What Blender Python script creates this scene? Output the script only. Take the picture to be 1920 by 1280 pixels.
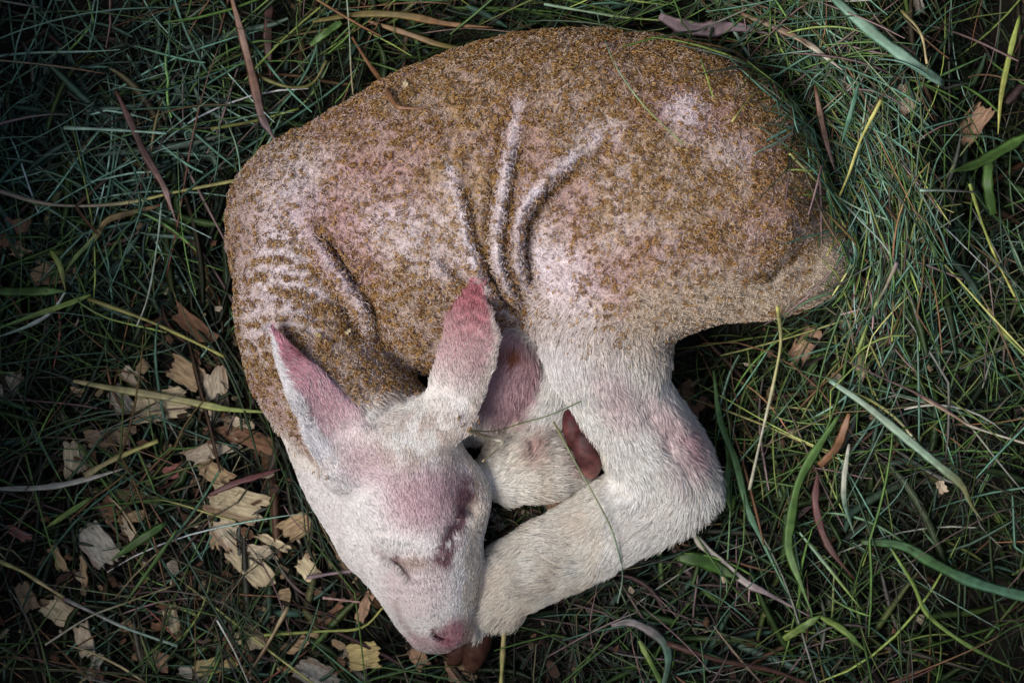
import bpy, math, random
import numpy as np
from mathutils import Vector

random.seed(7)
rng = np.random.default_rng(7)
for o in list(bpy.data.objects):
    bpy.data.objects.remove(o)
SC = bpy.context.scene
COL = SC.collection
U = 1.0 / 3000.0          # one drawing unit in metres
HC = 3900.0               # camera height in drawing units

# ------------------------------------------------------------------ camera, sky, sun, exposure
cam_d = bpy.data.cameras.new('camera')
cam = bpy.data.objects.new('camera', cam_d)
COL.objects.link(cam)
cam.location = (0, 0, HC * U)
cam.rotation_euler = (0, 0, 0)
cam_d.sensor_width = 36
cam_d.lens = 36 * HC / 1920.0
cam_d.clip_start = 0.02
cam_d.clip_end = 200
cam_d.dof.use_dof = True
cam_d.dof.focus_distance = (HC - 215) * U
cam_d.dof.aperture_fstop = 7.0
SC.camera = cam

SUN_EL, SUN_AZ = math.radians(56), math.radians(200)   # azimuth of the light, counter-clockwise from +X
w = bpy.data.worlds.new('World')
SC.world = w
w.use_nodes = True
nt = w.node_tree
bg = nt.nodes['Background']
sky = nt.nodes.new('ShaderNodeTexSky')
sky.sky_type = 'NISHITA'
sky.sun_disc = False
sky.sun_elevation = SUN_EL
sky.sun_rotation = math.radians(90) - SUN_AZ
sky.air_density = 1.0
sky.dust_density = 3.0
nt.links.new(sky.outputs[0], bg.inputs[0])
bg.inputs[1].default_value = 0.075
sd = bpy.data.lights.new('sun', 'SUN')
sd.energy = 1.5
sd.angle = math.radians(34)
sd.color = (1.0, 0.96, 0.92)
so = bpy.data.objects.new('sun', sd)
COL.objects.link(so)
dv = Vector((math.cos(SUN_AZ) * math.cos(SUN_EL), math.sin(SUN_AZ) * math.cos(SUN_EL), math.sin(SUN_EL)))
so.rotation_euler = dv.to_track_quat('Z', 'Y').to_euler()
so.location = dv * 3
SC.view_settings.view_transform = 'Standard'
SC.view_settings.look = 'None'
SC.view_settings.exposure = 0.6
SC.view_settings.gamma = 1
SC.view_settings.use_curve_mapping = False
SC.render.engine = 'CYCLES'
SC.cycles.max_bounces = 6
SC.cycles.diffuse_bounces = 3
SC.cycles.transparent_max_bounces = 4

# ------------------------------------------------------------------ helpers
def P(x, y, z=0.0):
    """Layout sheet coordinates (x to the right, y down, z up) to world drawing units."""
    s = 1 - z / HC
    return np.array([(x - 960) * s, (640 - y) * s, z], float)

def unP(W):
    s = 1 - W[..., 2] / HC
    return 960 + W[..., 0] / s, 640 - W[..., 1] / s

def smooth01(a, b, x):
    t = np.clip((x - a) / (b - a), 0, 1)
    return t * t * (3 - 2 * t)

def _hash(ix, iy, iz, seed):
    n = (ix * 73856093) ^ (iy * 19349663) ^ (iz * 83492791) ^ (seed * 2654435761 & 0x7fffffff)
    n = (n ^ (n >> 13)) * 1274126177 & 0x7fffffff
    n = (n ^ (n >> 16)) & 0x7fffffff
    return (n % 100003) / 100003.0

def vnoise(x, y, z, seed=0):
    x = np.asarray(x, float); y = np.asarray(y, float) + 0 * x; z = np.asarray(z, float) + 0 * x
    ix = np.floor(x).astype(np.int64); iy = np.floor(y).astype(np.int64); iz = np.floor(z).astype(np.int64)
    fx = x - ix; fy = y - iy; fz = z - iz
    fx = fx * fx * (3 - 2 * fx); fy = fy * fy * (3 - 2 * fy); fz = fz * fz * (3 - 2 * fz)
    out = 0
    for a in (0, 1):
        for b in (0, 1):
            for c in (0, 1):
                wgt = (fx if a else 1 - fx) * (fy if b else 1 - fy) * (fz if c else 1 - fz)
                out = out + wgt * _hash(ix + a, iy + b, iz + c, seed)
    return out          # 0..1

def fbm(x, y, z, seed=0, octv=3):
    s = 0; a = 0.5; t = 0
    for i in range(octv):
        s = s + a * vnoise(x * 2 ** i, y * 2 ** i, z * 2 ** i, seed + i * 17)
        t += a; a *= 0.5
    return s / t

def catmull(pts, n=6):
    """pts: (m,k) array -> dense smooth samples"""
    pts = np.asarray(pts, float)
    q = np.vstack([2 * pts[0] - pts[1], pts, 2 * pts[-1] - pts[-2]])
    out = []
    for i in range(1, len(q) - 2):
        for t in np.linspace(0, 1, n, endpoint=False):
            a, b, c, d = q[i - 1], q[i], q[i + 1], q[i + 2]
            out.append(0.5 * (2 * b + (c - a) * t + (2 * a - 5 * b + 4 * c - d) * t * t + (3 * b - a - 3 * c + d) * t ** 3))
    out.append(pts[-1])
    return np.array(out)

def tag(o, label=None, cat=None, group=None, kind=None):
    if label: o['label'] = label
    if cat: o['category'] = cat
    if group: o['group'] = group
    if kind: o['kind'] = kind
    return o

def mesh_obj(name, V, F, mat, parent=None, smooth=True, tint=None, extra=None, loc=None):
    """V in drawing units; F (n,4) or (n,3) int array or list of them"""
    V = np.asarray(V, float) * U
    if loc is not None:
        V = V - np.asarray(loc) * U
    me = bpy.data.meshes.new(name)
    Fs = F if isinstance(F, list) else [F]
    Fs = [np.asarray(f, np.int32) for f in Fs if len(f)]
    me.vertices.add(len(V))
    me.vertices.foreach_set('co', V.astype(np.float32).ravel())
    nl = sum(f.size for f in Fs); nf = sum(len(f) for f in Fs)
    me.loops.add(nl); me.polygons.add(nf)
    me.loops.foreach_set('vertex_index', np.concatenate([f.ravel() for f in Fs]))
    tot = np.concatenate([np.full(len(f), f.shape[1], np.int32) for f in Fs])
    st = np.concatenate([[0], np.cumsum(tot)[:-1]]).astype(np.int32)
    me.polygons.foreach_set('loop_start', st)
    me.polygons.foreach_set('use_smooth', np.full(nf, smooth))
    me.update(calc_edges=True)
    me.validate()
    if tint is not None:
        t = np.ones((len(V), 4), np.float32); t[:, :3] = tint
        a = me.color_attributes.new('tint', 'FLOAT_COLOR', 'POINT')
        a.data.foreach_set('color', t.ravel())
    for k, val in (extra or {}).items():
        a = me.attributes.new(k, 'FLOAT', 'POINT')
        a.data.foreach_set('value', np.asarray(val, np.float32))
    me.materials.append(mat)
    o = bpy.data.objects.new(name, me)
    COL.objects.link(o)
    if loc is not None:
        o.location = [c * U for c in loc]
    if parent is not None:
        o.parent = parent
    return o

def hair_obj(name, pts, rad, tint, mat, parent):
    """pts (n,k,3) drawing units, rad (n,k), tint (n,3)"""
    n, k, _ = pts.shape
    hc = bpy.data.hair_curves.new(name)
    hc.add_curves([k] * n)
    hc.points.foreach_set('position', (pts * U).astype(np.float32).ravel())
    ra = hc.attributes.get('radius') or hc.attributes.new('radius', 'FLOAT', 'POINT')
    ra.data.foreach_set('value', (rad * U).astype(np.float32).ravel())
    t = np.ones((n, 4), np.float32); t[:, :3] = tint
    a = hc.attributes.new('tint', 'FLOAT_COLOR', 'CURVE')
    a.data.foreach_set('color', t.ravel())
    hc.materials.append(mat)
    o = bpy.data.objects.new(name, hc)
    COL.objects.link(o)
    o.parent = parent
    o['kind'] = 'stuff'
    return o

# ------------------------------------------------------------------ materials
def new_mat(name):
    m = bpy.data.materials.new(name)
    m.use_nodes = True
    t = m.node_tree
    return m, t, t.nodes['Principled BSDF']

def N(t, typ, **kw):
    n = t.nodes.new(typ)
    for k, v in kw.items():
        setattr(n, k, v)
    return n

def tint_mat(name, rough=0.6, spec=0.3, noise_scale=400, contrast=0.35, stretch=None, bump=0.0, sheen=0.0, trans=0.0, sss=0.0):
    m, t, b = new_mat(name)
    at = N(t, 'ShaderNodeAttribute'); at.attribute_name = 'tint'
    tc = N(t, 'ShaderNodeTexCoord')
    mp = N(t, 'ShaderNodeMapping')
    if stretch: mp.inputs['Scale'].default_value = stretch
    nz = N(t, 'ShaderNodeTexNoise'); nz.inputs['Scale'].default_value = noise_scale
    nz.inputs['Detail'].default_value = 4
    t.links.new(tc.outputs['Object'], mp.inputs[0]); t.links.new(mp.outputs[0], nz.inputs['Vector'])
    mr = N(t, 'ShaderNodeMapRange')
    mr.inputs['From Min'].default_value = 0.3; mr.inputs['From Max'].default_value = 0.7
    mr.inputs['To Min'].default_value = 1 - contrast; mr.inputs['To Max'].default_value = 1 + contrast
    t.links.new(nz.outputs['Fac'], mr.inputs['Value'])
    vm = N(t, 'ShaderNodeVectorMath', operation='SCALE')
    t.links.new(at.outputs['Color'], vm.inputs[0]); t.links.new(mr.outputs[0], vm.inputs['Scale'])
    t.links.new(vm.outputs[0], b.inputs['Base Color'])
    b.inputs['Roughness'].default_value = rough
    b.inputs['Specular IOR Level'].default_value = spec
    if sheen:
        b.inputs['Sheen Weight'].default_value = sheen
        b.inputs['Sheen Roughness'].default_value = 0.6
    if sss:
        b.inputs['Subsurface Weight'].default_value = sss
        b.inputs['Subsurface Radius'].default_value = (1.0, 0.5, 0.35)
        b.inputs['Subsurface Scale'].default_value = 0.003
    if bump:
        bp = N(t, 'ShaderNodeBump'); bp.inputs['Strength'].default_value = bump
        bp.inputs['Distance'].default_value = 0.0006
        t.links.new(nz.outputs['Fac'], bp.inputs['Height']); t.links.new(bp.outputs[0], b.inputs['Normal'])
    return m

M_skin = tint_mat('lamb_coat', rough=0.8, spec=0.15, noise_scale=900, contrast=0.28, bump=0.8, sheen=0.15)
M_hair = tint_mat('lamb_hair', rough=0.65, spec=0.2, noise_scale=300, contrast=0.12)
M_hoof = tint_mat('hoof_horn', rough=0.58, spec=0.35, noise_scale=170, contrast=0.55, bump=0.8)
M_strand = tint_mat('grass_strand', rough=0.5, spec=0.35, noise_scale=250, contrast=0.3)
M_blade = tint_mat('grass_blade', rough=0.48, spec=0.4, noise_scale=180, contrast=0.3, bump=0.4)
M_wood = tint_mat('wood_grain', rough=0.75, spec=0.2, noise_scale=110, contrast=0.4, stretch=(0.7, 7, 7), bump=1.0)

m, t, b = new_mat('dark_soil')
tc = N(t, 'ShaderNodeTexCoord'); nz = N(t, 'ShaderNodeTexNoise'); nz.inputs['Scale'].default_value = 60; nz.inputs['Detail'].default_value = 8
cr = N(t, 'ShaderNodeValToRGB')
cr.color_ramp.elements[0].color = (0.008, 0.007, 0.006, 1); cr.color_ramp.elements[0].position = 0.35
cr.color_ramp.elements[1].color = (0.035, 0.028, 0.02, 1); cr.color_ramp.elements[1].position = 0.75
t.links.new(tc.outputs['Object'], nz.inputs['Vector']); t.links.new(nz.outputs['Fac'], cr.inputs['Fac']); t.links.new(cr.outputs[0], b.inputs['Base Color'])
bp = N(t, 'ShaderNodeBump'); bp.inputs['Distance'].default_value = 0.004
t.links.new(nz.outputs['Fac'], bp.inputs['Height']); t.links.new(bp.outputs[0], b.inputs['Normal'])
b.inputs['Roughness'].default_value = 0.95
M_soil = m

# ------------------------------------------------------------------ lamb: implicit surface
VX = 4.0
X0, X1, Y0, Y1, Z0, Z1 = -620.0, 680.0, -640.0, 640.0, -20.0, 430.0
gx = np.arange(X0, X1, VX); gy = np.arange(Y0, Y1, VX); gz = np.arange(Z0, Z1, VX)
FLD = np.full((len(gx), len(gy), len(gz)), 200.0, np.float32)

def box_idx(lo, hi, pad):
    a = [max(0, int((lo[i] - pad - g[0]) / VX)) for i, g in enumerate((gx, gy, gz))]
    b_ = [min(len(g), int((hi[i] + pad - g[0]) / VX) + 2) for i, g in enumerate((gx, gy, gz))]
    return tuple(slice(a[i], b_[i]) for i in range(3))

def smin(a, b_, k):
    h = np.maximum(k - np.abs(a - b_), 0) / k
    return np.minimum(a, b_) - h * h * k * 0.25

def grid_of(sl):
    return (gx[sl[0]][:, None, None].astype(np.float32), gy[sl[1]][None, :, None].astype(np.float32), gz[sl[2]][None, None, :].astype(np.float32))

def seg_d(X, Y, Z, a, b_, ra, rb, zs):
    ax, ay, az = a; bx, by, bz = b_
    Zs = Z * zs; az *= zs; bz *= zs
    dx, dy, dz = bx - ax, by - ay, bz - az
    L = dx * dx + dy * dy + dz * dz + 1e-6
    tt = np.clip(((X - ax) * dx + (Y - ay) * dy + (Zs - az) * dz) / L, 0, 1)
    d = np.sqrt((X - ax - tt * dx) ** 2 + (Y - ay - tt * dy) ** 2 + (Zs - az - tt * dz) ** 2)
    return (d - (ra + (rb - ra) * tt)) / (0.5 * (1 + zs))

FLOW = []      # (dense world points, tangent sign, radius) for hair direction

def chain(pts, k=30, zs=1.0, n=4, flow=True, rev=False, op='add'):
    """pts rows: x, y, z, r on the layout sheet"""
    rows = np.array([list(P(x, y, z)) + [r * (1 - z / HC)] for x, y, z, r in pts])
    dense = catmull(rows, n) if len(rows) > 2 else rows
    lo = (dense[:, :3] - dense[:, 3:4] * 1.05).min(0); hi = (dense[:, :3] + dense[:, 3:4] * 1.05).max(0)
    sl = box_idx(lo, hi, k + 10)
    X, Y, Z = grid_of(sl)
    d = None
    for i in range(len(dense) - 1):
        e = seg_d(X, Y, Z, dense[i, :3], dense[i + 1, :3], dense[i, 3], dense[i + 1, 3], zs)
        d = e if d is None else np.minimum(d, e)
    if op == 'add':
        FLD[sl] = smin(FLD[sl], d, k)
    else:
        FLD[sl] = -smin(-FLD[sl], d, k)
    if flow:
        FLOW.append((dense[::-1] if rev else dense).copy())

# trunk
chain([(602, 415, 165, 164), (706, 398, 175, 199), (820, 378, 180, 240), (1000, 326, 185, 256), (1180, 312, 185, 246), (1292, 332, 180, 224), (1385, 400, 165, 158)],
      k=60, zs=1.25, n=3, rev=True)
chain([(1370, 430, 150, 150), (1440, 450, 125, 125), (1500, 472, 100, 92)], k=40, zs=1.1)
chain([(820, 470, 140, 190), (900, 490, 130, 150)], k=50, zs=1.3, flow=False)
chain([(720, 560, 100, 96), (800, 590, 105, 104), (880, 590, 110, 90)], k=40, zs=1.1, flow=False)
# thigh and hind leg down to the fetlock
chain([(1360, 400, 240, 150), (1220, 440, 265, 150), (1100, 520, 240, 112), (1062, 560, 222, 84)], k=38, zs=1.1)
chain([(1505, 480, 130, 78), (1420, 505, 165, 82), (1300, 505, 200, 104), (1150, 560, 215, 122), (1135, 640, 205, 108)], k=40)
chain([(1110, 575, 215, 100), (1143, 640, 205, 108), (1160, 720, 180, 94), (1200, 800, 150, 88), (1238, 862, 118, 92), (1262, 905, 98, 74)], k=34)
chain([(1272, 906, 95, 62), (1232, 928, 92, 78), (1165, 966, 88, 78), (1098, 1008, 82, 72), (1020, 1048, 76, 67), (965, 1078, 70, 64), (945, 1104, 60, 58)], k=22)
chain([(1308, 886, 92, 24), (1318, 902, 86, 20)], k=16, flow=False)
chain([(940, 1090, 62, 52), (905, 1140, 45, 38), (890, 1165, 40, 36)], k=16)
# front legs folded inside the curl
chain([(945, 560, 100, 60), (945, 660, 120, 66), (940, 715, 115, 64), (905, 770, 90, 48)], k=16)
chain([(1080, 600, 95, 62), (1058, 680, 88, 62), (1020, 760, 78, 58), (990, 830, 66, 46)], k=14)
chain([(860, 790, 60, 50), (960, 775, 60, 48)], k=14)
chain([(948, 885, 92, 58), (1010, 872, 96, 64), (1046, 870, 90, 54)], k=16)
# neck
chain([(590, 430, 170, 150), (572, 520, 172, 124), (572, 600, 165, 122), (605, 690, 150, 122), (690, 790, 140, 112)], k=34, zs=1.0)
chain([(560, 700, 110, 76), (610, 800, 95, 80), (650, 900, 85, 80), (700, 1000, 75, 72)], k=30, flow=False)
# head
chain([(760, 835, 150, 96), (768, 900, 152, 118), (785, 960, 145, 115), (800, 1040, 125, 98), (812, 1100, 105, 84), (818, 1145, 88, 68), (822, 1170, 76, 54)],
      k=26, zs=1.0, rev=True)
chain([(690, 870, 120, 88), (700, 940, 110, 84), (735, 1030, 95, 76), (776, 1106, 80, 60), (799, 1166, 62, 42)], k=30, flow=False)
chain([(862, 905, 165, 44), (880, 935, 158, 40), (870, 980, 150, 36)], k=22, flow=False)          # right brow
chain([(862, 990, 140, 40), (862, 1060, 120, 38), (850, 1130, 100, 34)], k=24, flow=False)
chain([(700, 1008, 150, 26), (745, 1018, 175, 24), (790, 1010, 205, 24)], k=22, flow=False)      # left brow
chain([(735, 1072, 128, 24), (765, 1084, 150, 22)], k=18, flow=False)                            # cheek under the eye
chain([(846, 1178, 95, 30), (862, 1180, 84, 24)], k=16, flow=False)                              # nose
chain([(800, 1192, 62, 28), (830, 1197, 58, 24)], k=14, flow=False)                              # lips

EARS = []
def ear(base, tip, nrm, prof, cup, thick, k, bend=0.0, asym=0.0, rim=0.0):
    B = P(*base); T = P(*tip); A = T - B; L = np.linalg.norm(A); A /= L
    Nn = np.array(nrm, float); Nn -= A * Nn.dot(A); Nn /= np.linalg.norm(Nn)
    S = np.cross(A, Nn)
    lo = np.minimum(B, T) - 75; hi = np.maximum(B, T) + 75
    sl = box_idx(lo, hi, 5)
    X, Y, Z = grid_of(sl)
    dx, dy, dz = X - B[0], Y - B[1], Z - B[2]
    u = (dx * A[0] + dy * A[1] + dz * A[2]) / L
    uc = np.clip(u, 0, 1)
    v = dx * S[0] + dy * S[1] + dz * S[2] - bend * 4 * uc * (1 - uc)
    w_ = dx * Nn[0] + dy * Nn[1] + dz * Nn[2]
    us = np.array([p[0] for p in prof]); ws = np.array([p[1] for p in prof])
    hw = np.interp(uc, us, ws)
    w2 = w_ - cup * (v * v) / 50.0 - asym * v - rim * smooth01(.4, 1.0, -v / np.maximum(hw, 1)) * 13
    dv_ = np.maximum(np.abs(v) - (hw - thick), 0)
    du = np.maximum(np.abs(u - uc) * L, 0)
    d = np.sqrt(dv_ ** 2 + w2 ** 2 + du ** 2) - thick
    FLD[sl] = smin(FLD[sl], d * 0.8, k)
    def local(W):
        D_ = W - B
        u0 = D_ @ A / L; c0 = np.clip(u0, 0, 1)
        v0 = D_ @ S - bend * 4 * c0 * (1 - c0); h0 = np.interp(c0, us, ws)
        w0 = D_ @ Nn - cup * v0 * v0 / 50 - asym * v0 - rim * smooth01(.4, 1, -v0 / np.maximum(h0, 1)) * 13
        m0 = smooth01(9, 2, np.abs(v0) - h0) * smooth01(26, 14, np.abs(w0)) * smooth01(-.02, .12, u0) * (u0 < 1.08)
        return m0, u0, v0 / np.maximum(h0, 1)
    local.axis = A
    EARS.append(local)
    FLOW.append(np.array([list(B) + [45], list((B + T) / 2) + [40], list(T) + [20]]))

ear((660, 862, 236), (510, 620, 316), (0.22, 0.05, 0.95), [(0, 54), (.25, 53), (.45, 44), (.7, 28), (.9, 13), (1, 4)], 0.2, 5.5, 20, bend=0, rim=-0.9)
ear((828, 792, 222), (893, 544, 318), (-0.25, -0.25, 0.9), [(0, 56), (.2, 52), (.5, 54), (.72, 49), (.86, 36), (.95, 22), (1, 10)], -0.2, 5.5, 22, bend=12)
chain([(650, 880, 205, 50), (690, 860, 205, 54), (740, 830, 205, 56)], k=26, flow=False)
chain([(800, 800, 205, 50), (835, 790, 208, 46)], k=26, flow=False)

def line_fx(pts, amp, sig, zmin=60, ztop=430, fade=0.36):
    """raise (amp>0) or sink (amp<0) the coat along a line"""
    q = catmull(np.array(pts, float), 5)
    lo = q.min(0) - 3 * sig; hi = q.max(0) + 3 * sig
    a = P(lo[0], hi[1], 150); c = P(hi[0], lo[1], 150)
    sl = box_idx((min(a[0], a[0] * .9), min(a[1], a[1] * .9), zmin), (max(c[0], c[0] * .9), max(c[1], c[1] * .9), ztop), 8)
    X, Y, Z = grid_of(sl)
    s = 1 - Z / HC
    xi = 960 + X / s; yi = 640 - Y / s
    best = np.full(np.broadcast(xi, yi).shape, 1e9, np.float32); par = np.zeros_like(best)
    n = len(q) - 1
    xi = xi + 7 * (vnoise(xi / 26, yi / 26, 0 * xi, 91) - .5); yi = yi + 7 * (vnoise(xi / 26, yi / 26, 0 * xi, 92) - .5)
    amp = amp * (.5 + .95 * vnoise(xi / 18, yi / 18, 0 * xi, 93)) if sig > 9 else amp
    for i in range(n):
        d0 = q[i + 1] - q[i]; L = d0.dot(d0) + 1e-6
        tt = np.clip(((xi - q[i, 0]) * d0[0] + (yi - q[i, 1]) * d0[1]) / L, 0, 1)
        d = (xi - q[i, 0] - tt * d0[0]) ** 2 + (yi - q[i, 1] - tt * d0[1]) ** 2
        m_ = d < best
        best = np.where(m_, d, best); par = np.where(m_, (i + tt) / n, par)
    g = np.exp(-best / sig ** 2) * smooth01(0, fade, par) * smooth01(0, fade, 1 - par)
    FLD[sl] = FLD[sl] - amp * g

# skin folds of the flank, each with its crease
R1 = [(972, 200), (955, 285), (940, 370), (930, 450), (938, 515), (968, 570), (1010, 606)]
R2 = [(1120, 260), (1062, 303), (1012, 350), (978, 400), (966, 455), (976, 510), (995, 560)]
R3 = [(846, 320), (864, 395), (880, 465), (908, 528), (950, 580), (990, 608)]
R4 = [(566, 425), (608, 478), (648, 535), (680, 590), (692, 655)]
R6 = [(905, 300), (905, 370), (905, 440), (918, 510), (950, 560)]
R7 = [(600, 420), (640, 465), (676, 520), (702, 580)]
R5 = [(790, 470), (835, 520), (880, 560)]
off = lambda R, dx, dy=0: [(x + dx, y + dy) for x, y in R]
line_fx(R6, 5, 8); line_fx(off(R6, 14), -6, 7); line_fx(R7, 7, 8); line_fx(off(R7, 13, -8), -7, 8)
line_fx(R1, 6, 24); line_fx(R2, 6, 24); line_fx(R4, 5, 24); line_fx(R1, 15, 9, fade=.28); line_fx(off(R1, 18, 2), -21, 8, fade=.25); line_fx(off(R1, -17, 0), -12, 7, fade=.3); line_fx(off(R1, -22), -8, 11)
line_fx(R2, 15, 9, fade=.28); line_fx(off(R2, 18, 10), -26, 9.5)
line_fx([(1180, 282), (1100, 322), (1040, 370), (1003, 420), (990, 470), (998, 530), (1020, 590)], -22, 15)
line_fx(R3, 14, 9, fade=.25); line_fx(off(R3, 17, -2), -17, 8, fade=.25)
line_fx(R4, 15, 10, fade=.25); line_fx(off(R4, 19, -9), -27, 11, fade=.25)
line_fx(off(R4, -24, 14), -9, 11)
line_fx(R5, 9, 11); line_fx(off(R5, 14, -14), -8, 10)
line_fx([(905, 545), (950, 575), (1000, 600)], -16, 12)
line_fx([(1005, 590), (1020, 625), (1040, 650)], -10, 12)
line_fx([(640, 500), (672, 545), (700, 600), (712, 640)], 8, 9)
line_fx([(1515, 450), (1465, 495), (1415, 530)], -18, 12)
line_fx([(1235, 740), (1275, 800), (1318, 862)], 6, 11); line_fx([(1215, 800), (1262, 862), (1290, 905)], -7, 11)
line_fx([(1080, 1000), (1160, 955), (1225, 915)], 5, 14); line_fx([(1060, 1045), (1150, 1003), (1230, 965)], -4, 12)
line_fx([(1175, 690), (1210, 760), (1245, 830), (1262, 880)], -8, 16)
NAPE = [[(468, 486), (500, 472), (540, 474), (585, 492)], [(460, 512), (498, 500), (545, 506), (572, 514)], [(480, 540), (520, 528), (566, 536), (610, 556)],
        [(456, 560), (490, 556), (530, 562)], [(470, 592), (512, 578), (560, 584), (590, 600)], [(500, 610), (545, 606), (600, 622)], [(458, 632), (488, 622), (520, 628)]]
for i, L_ in enumerate(NAPE):           # small wrinkles across the nape
    line_fx(L_, (5.5, 4, 6, 4, 5, 3.5, 3)[i], 6.5)
for i in range(4):
    line_fx([(672 + i * 8, 812 - i * 22), (712 + i * 6, 772 - i * 16), (752 + i * 2, 745 - i * 10)], 6.0, 6)
line_fx([(668, 800), (700, 790), (730, 768), (764, 744)], -12, 9)
# face: eye socket streak, closed eyelid, mouth, nostril, bridge
line_fx([(886, 925), (874, 960), (854, 1000), (836, 1045)], -10, 14)
line_fx([(694, 1030), (722, 1042), (748, 1050), (770, 1052)], -7, 8); line_fx([(738, 1050), (752, 1062), (766, 1082), (772, 1092)], -10, 6, fade=0.2); line_fx([(690, 1012), (720, 1022), (752, 1026), (790, 1016)], 5, 9); line_fx([(700, 1004), (730, 1010)], -4, 6)
line_fx([(712, 1056), (732, 1066), (752, 1080)], 5, 9)
line_fx([(742, 1132), (752, 1160), (772, 1188), (800, 1207)], -7, 5)
line_fx([(812, 1186), (822, 1194), (838, 1199)], -16, 5, fade=0.1)
line_fx([(795, 1120), (812, 1150), (822, 1172)], 3, 16)
line_fx([(1092, 800), (1090, 850), (1102, 900)], -4, 8)
line_fx([(985, 830), (992, 850), (990, 868)], -10, 8)
# lumps of the coat
Xg, Yg, Zg = np.meshgrid(gx, gy, gz, indexing='ij', sparse=True)
band = np.abs(FLD) < 14
ii = np.nonzero(band)
bx_, by_, bz_ = gx[ii[0]], gy[ii[1]], gz[ii[2]]
xi_, yi_ = unP(np.stack([bx_, by_, bz_], -1))
torso_w = (1 - smooth01(560, 700, yi_ + 0.25 * (xi_ - 1000) * (xi_ > 1000))) * (1 - 0.0)
head_m = smooth01(60, 0, np.hypot((xi_ - 770) / 1.3, (yi_ - 950) / 2.2) - 60)
FLD[ii] -= (1 - head_m) * (torso_w * 5.0 * (fbm(bx_ / 17, by_ / 17, bz_ / 17, 3, 2) - 0.5) * 2 + 5.0 * (fbm(bx_ / 70, by_ / 70, bz_ / 70, 9, 2) - 0.5) * 2) + head_m * 2.0 * (fbm(bx_ / 30, by_ / 30, bz_ / 30, 5, 2) - .5)

# ---- surface nets
def surface_nets(F):
    ins = F < 0
    nx, ny, nz_ = F.shape
    c = ins[:-1, :-1, :-1].astype(np.int8)
    s = np.zeros((nx - 1, ny - 1, nz_ - 1), np.int8)
    for a in (0, 1):
        for b_ in (0, 1):
            for c_ in (0, 1):
                s += ins[a:nx - 1 + a, b_:ny - 1 + b_, c_:nz_ - 1 + c_]
    act = (s > 0) & (s < 8)
    ci = np.nonzero(act)
    idx = np.full(act.shape, -1, np.int64)
    idx[ci] = np.arange(len(ci[0]))
    pos = np.zeros((len(ci[0]), 3)); cnt = np.zeros(len(ci[0]))
    corners = [(a, b_, c_) for a in (0, 1) for b_ in (0, 1) for c_ in (0, 1)]
    for i, p in enumerate(corners):
        for q in corners[i + 1:]:
            if sum(abs(p[k] - q[k]) for k in range(3)) != 1: continue
            f0 = F[ci[0] + p[0], ci[1] + p[1], ci[2] + p[2]]; f1 = F[ci[0] + q[0], ci[1] + q[1], ci[2] + q[2]]
            m_ = (f0 < 0) != (f1 < 0)
            tt = np.where(m_, f0 / np.where(m_, f0 - f1, 1), 0)
            for k in range(3):
                pos[:, k] += np.where(m_, p[k] + tt * (q[k] - p[k]), 0)
            cnt += m_
    pos /= cnt[:, None]
    pos += np.stack(ci, -1)
    quads = []
    for ax in range(3):
        sa = [slice(None)] * 3; sb = [slice(None)] * 3
        sa[ax] = slice(0, -1); sb[ax] = slice(1, None)
        A_, B_ = ins[tuple(sa)], ins[tuple(sb)]
        o1, o2 = [k for k in range(3) if k != ax]
        e = np.array(np.nonzero(A_ != B_))
        ok = (e[o1] > 0) & (e[o2] > 0) & (e[o1] < F.shape[o1] - 1) & (e[o2] < F.shape[o2] - 1)
        e = e[:, ok]
        def g(d1, d2):
            q = e.copy(); q[o1] -= d1; q[o2] -= d2
            return idx[q[0], q[1], q[2]]
        Q = np.stack([g(1, 1), g(0, 1), g(0, 0), g(1, 0)], -1)
        flip = A_[e[0], e[1], e[2]]
        if ax == 1: flip = ~flip
        Q = np.where(flip[:, None], Q, Q[:, ::-1])
        quads.append(Q)
    return pos, np.concatenate(quads)

pos, quads = surface_nets(FLD)
V = pos * VX + np.array([gx[0], gy[0], gz[0]])
# gradient normals (trilinear)
def sample(Fl, Q):
    g = (Q - np.array([gx[0], gy[0], gz[0]])) / VX
    g = np.clip(g, 0, np.array(Fl.shape) - 1.001)
    i = g.astype(int); f = g - i
    out = 0
    for a in (0, 1):
        for b_ in (0, 1):
            for c_ in (0, 1):
                wg = (f[:, 0] if a else 1 - f[:, 0]) * (f[:, 1] if b_ else 1 - f[:, 1]) * (f[:, 2] if c_ else 1 - f[:, 2])
                out = out + wg * Fl[i[:, 0] + a, i[:, 1] + b_, i[:, 2] + c_]
    return out
def grad(Q, e=5.0):
    g = np.stack([sample(FLD, Q + d) - sample(FLD, Q - d) for d in np.eye(3) * e], -1)
    return g / (np.linalg.norm(g, axis=1, keepdims=True) + 1e-9)
# drop the hidden underside crumbs: keep everything (closed body)
print('lamb verts', len(V), 'quads', len(quads))

# ---- where the coat has which colour
def blob(x, y, cx, cy, rx, ry, ang=0, soft=0.35):
    a = math.radians(ang)
    dx, dy = x - cx, y - cy
    uu = (dx * math.cos(a) + dy * math.sin(a)) / rx; vv = (-dx * math.sin(a) + dy * math.cos(a)) / ry
    r = np.sqrt(uu * uu + vv * vv)
    return 1 - smooth01(1 - soft, 1 + soft, r)

def line_m(x, y, pts, sig):
    q = catmull(np.array(pts, float), 5)
    best = np.full(x.shape, 1e9)
    for i in range(len(q) - 1):
        d0 = q[i + 1] - q[i]; L = d0.dot(d0) + 1e-6
        tt = np.clip(((x - q[i, 0]) * d0[0] + (y - q[i, 1]) * d0[1]) / L, 0, 1)
        best = np.minimum(best, (x - q[i, 0] - tt * d0[0]) ** 2 + (y - q[i, 1] - tt * d0[1]) ** 2)
    return np.exp(-best / sig ** 2)

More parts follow.
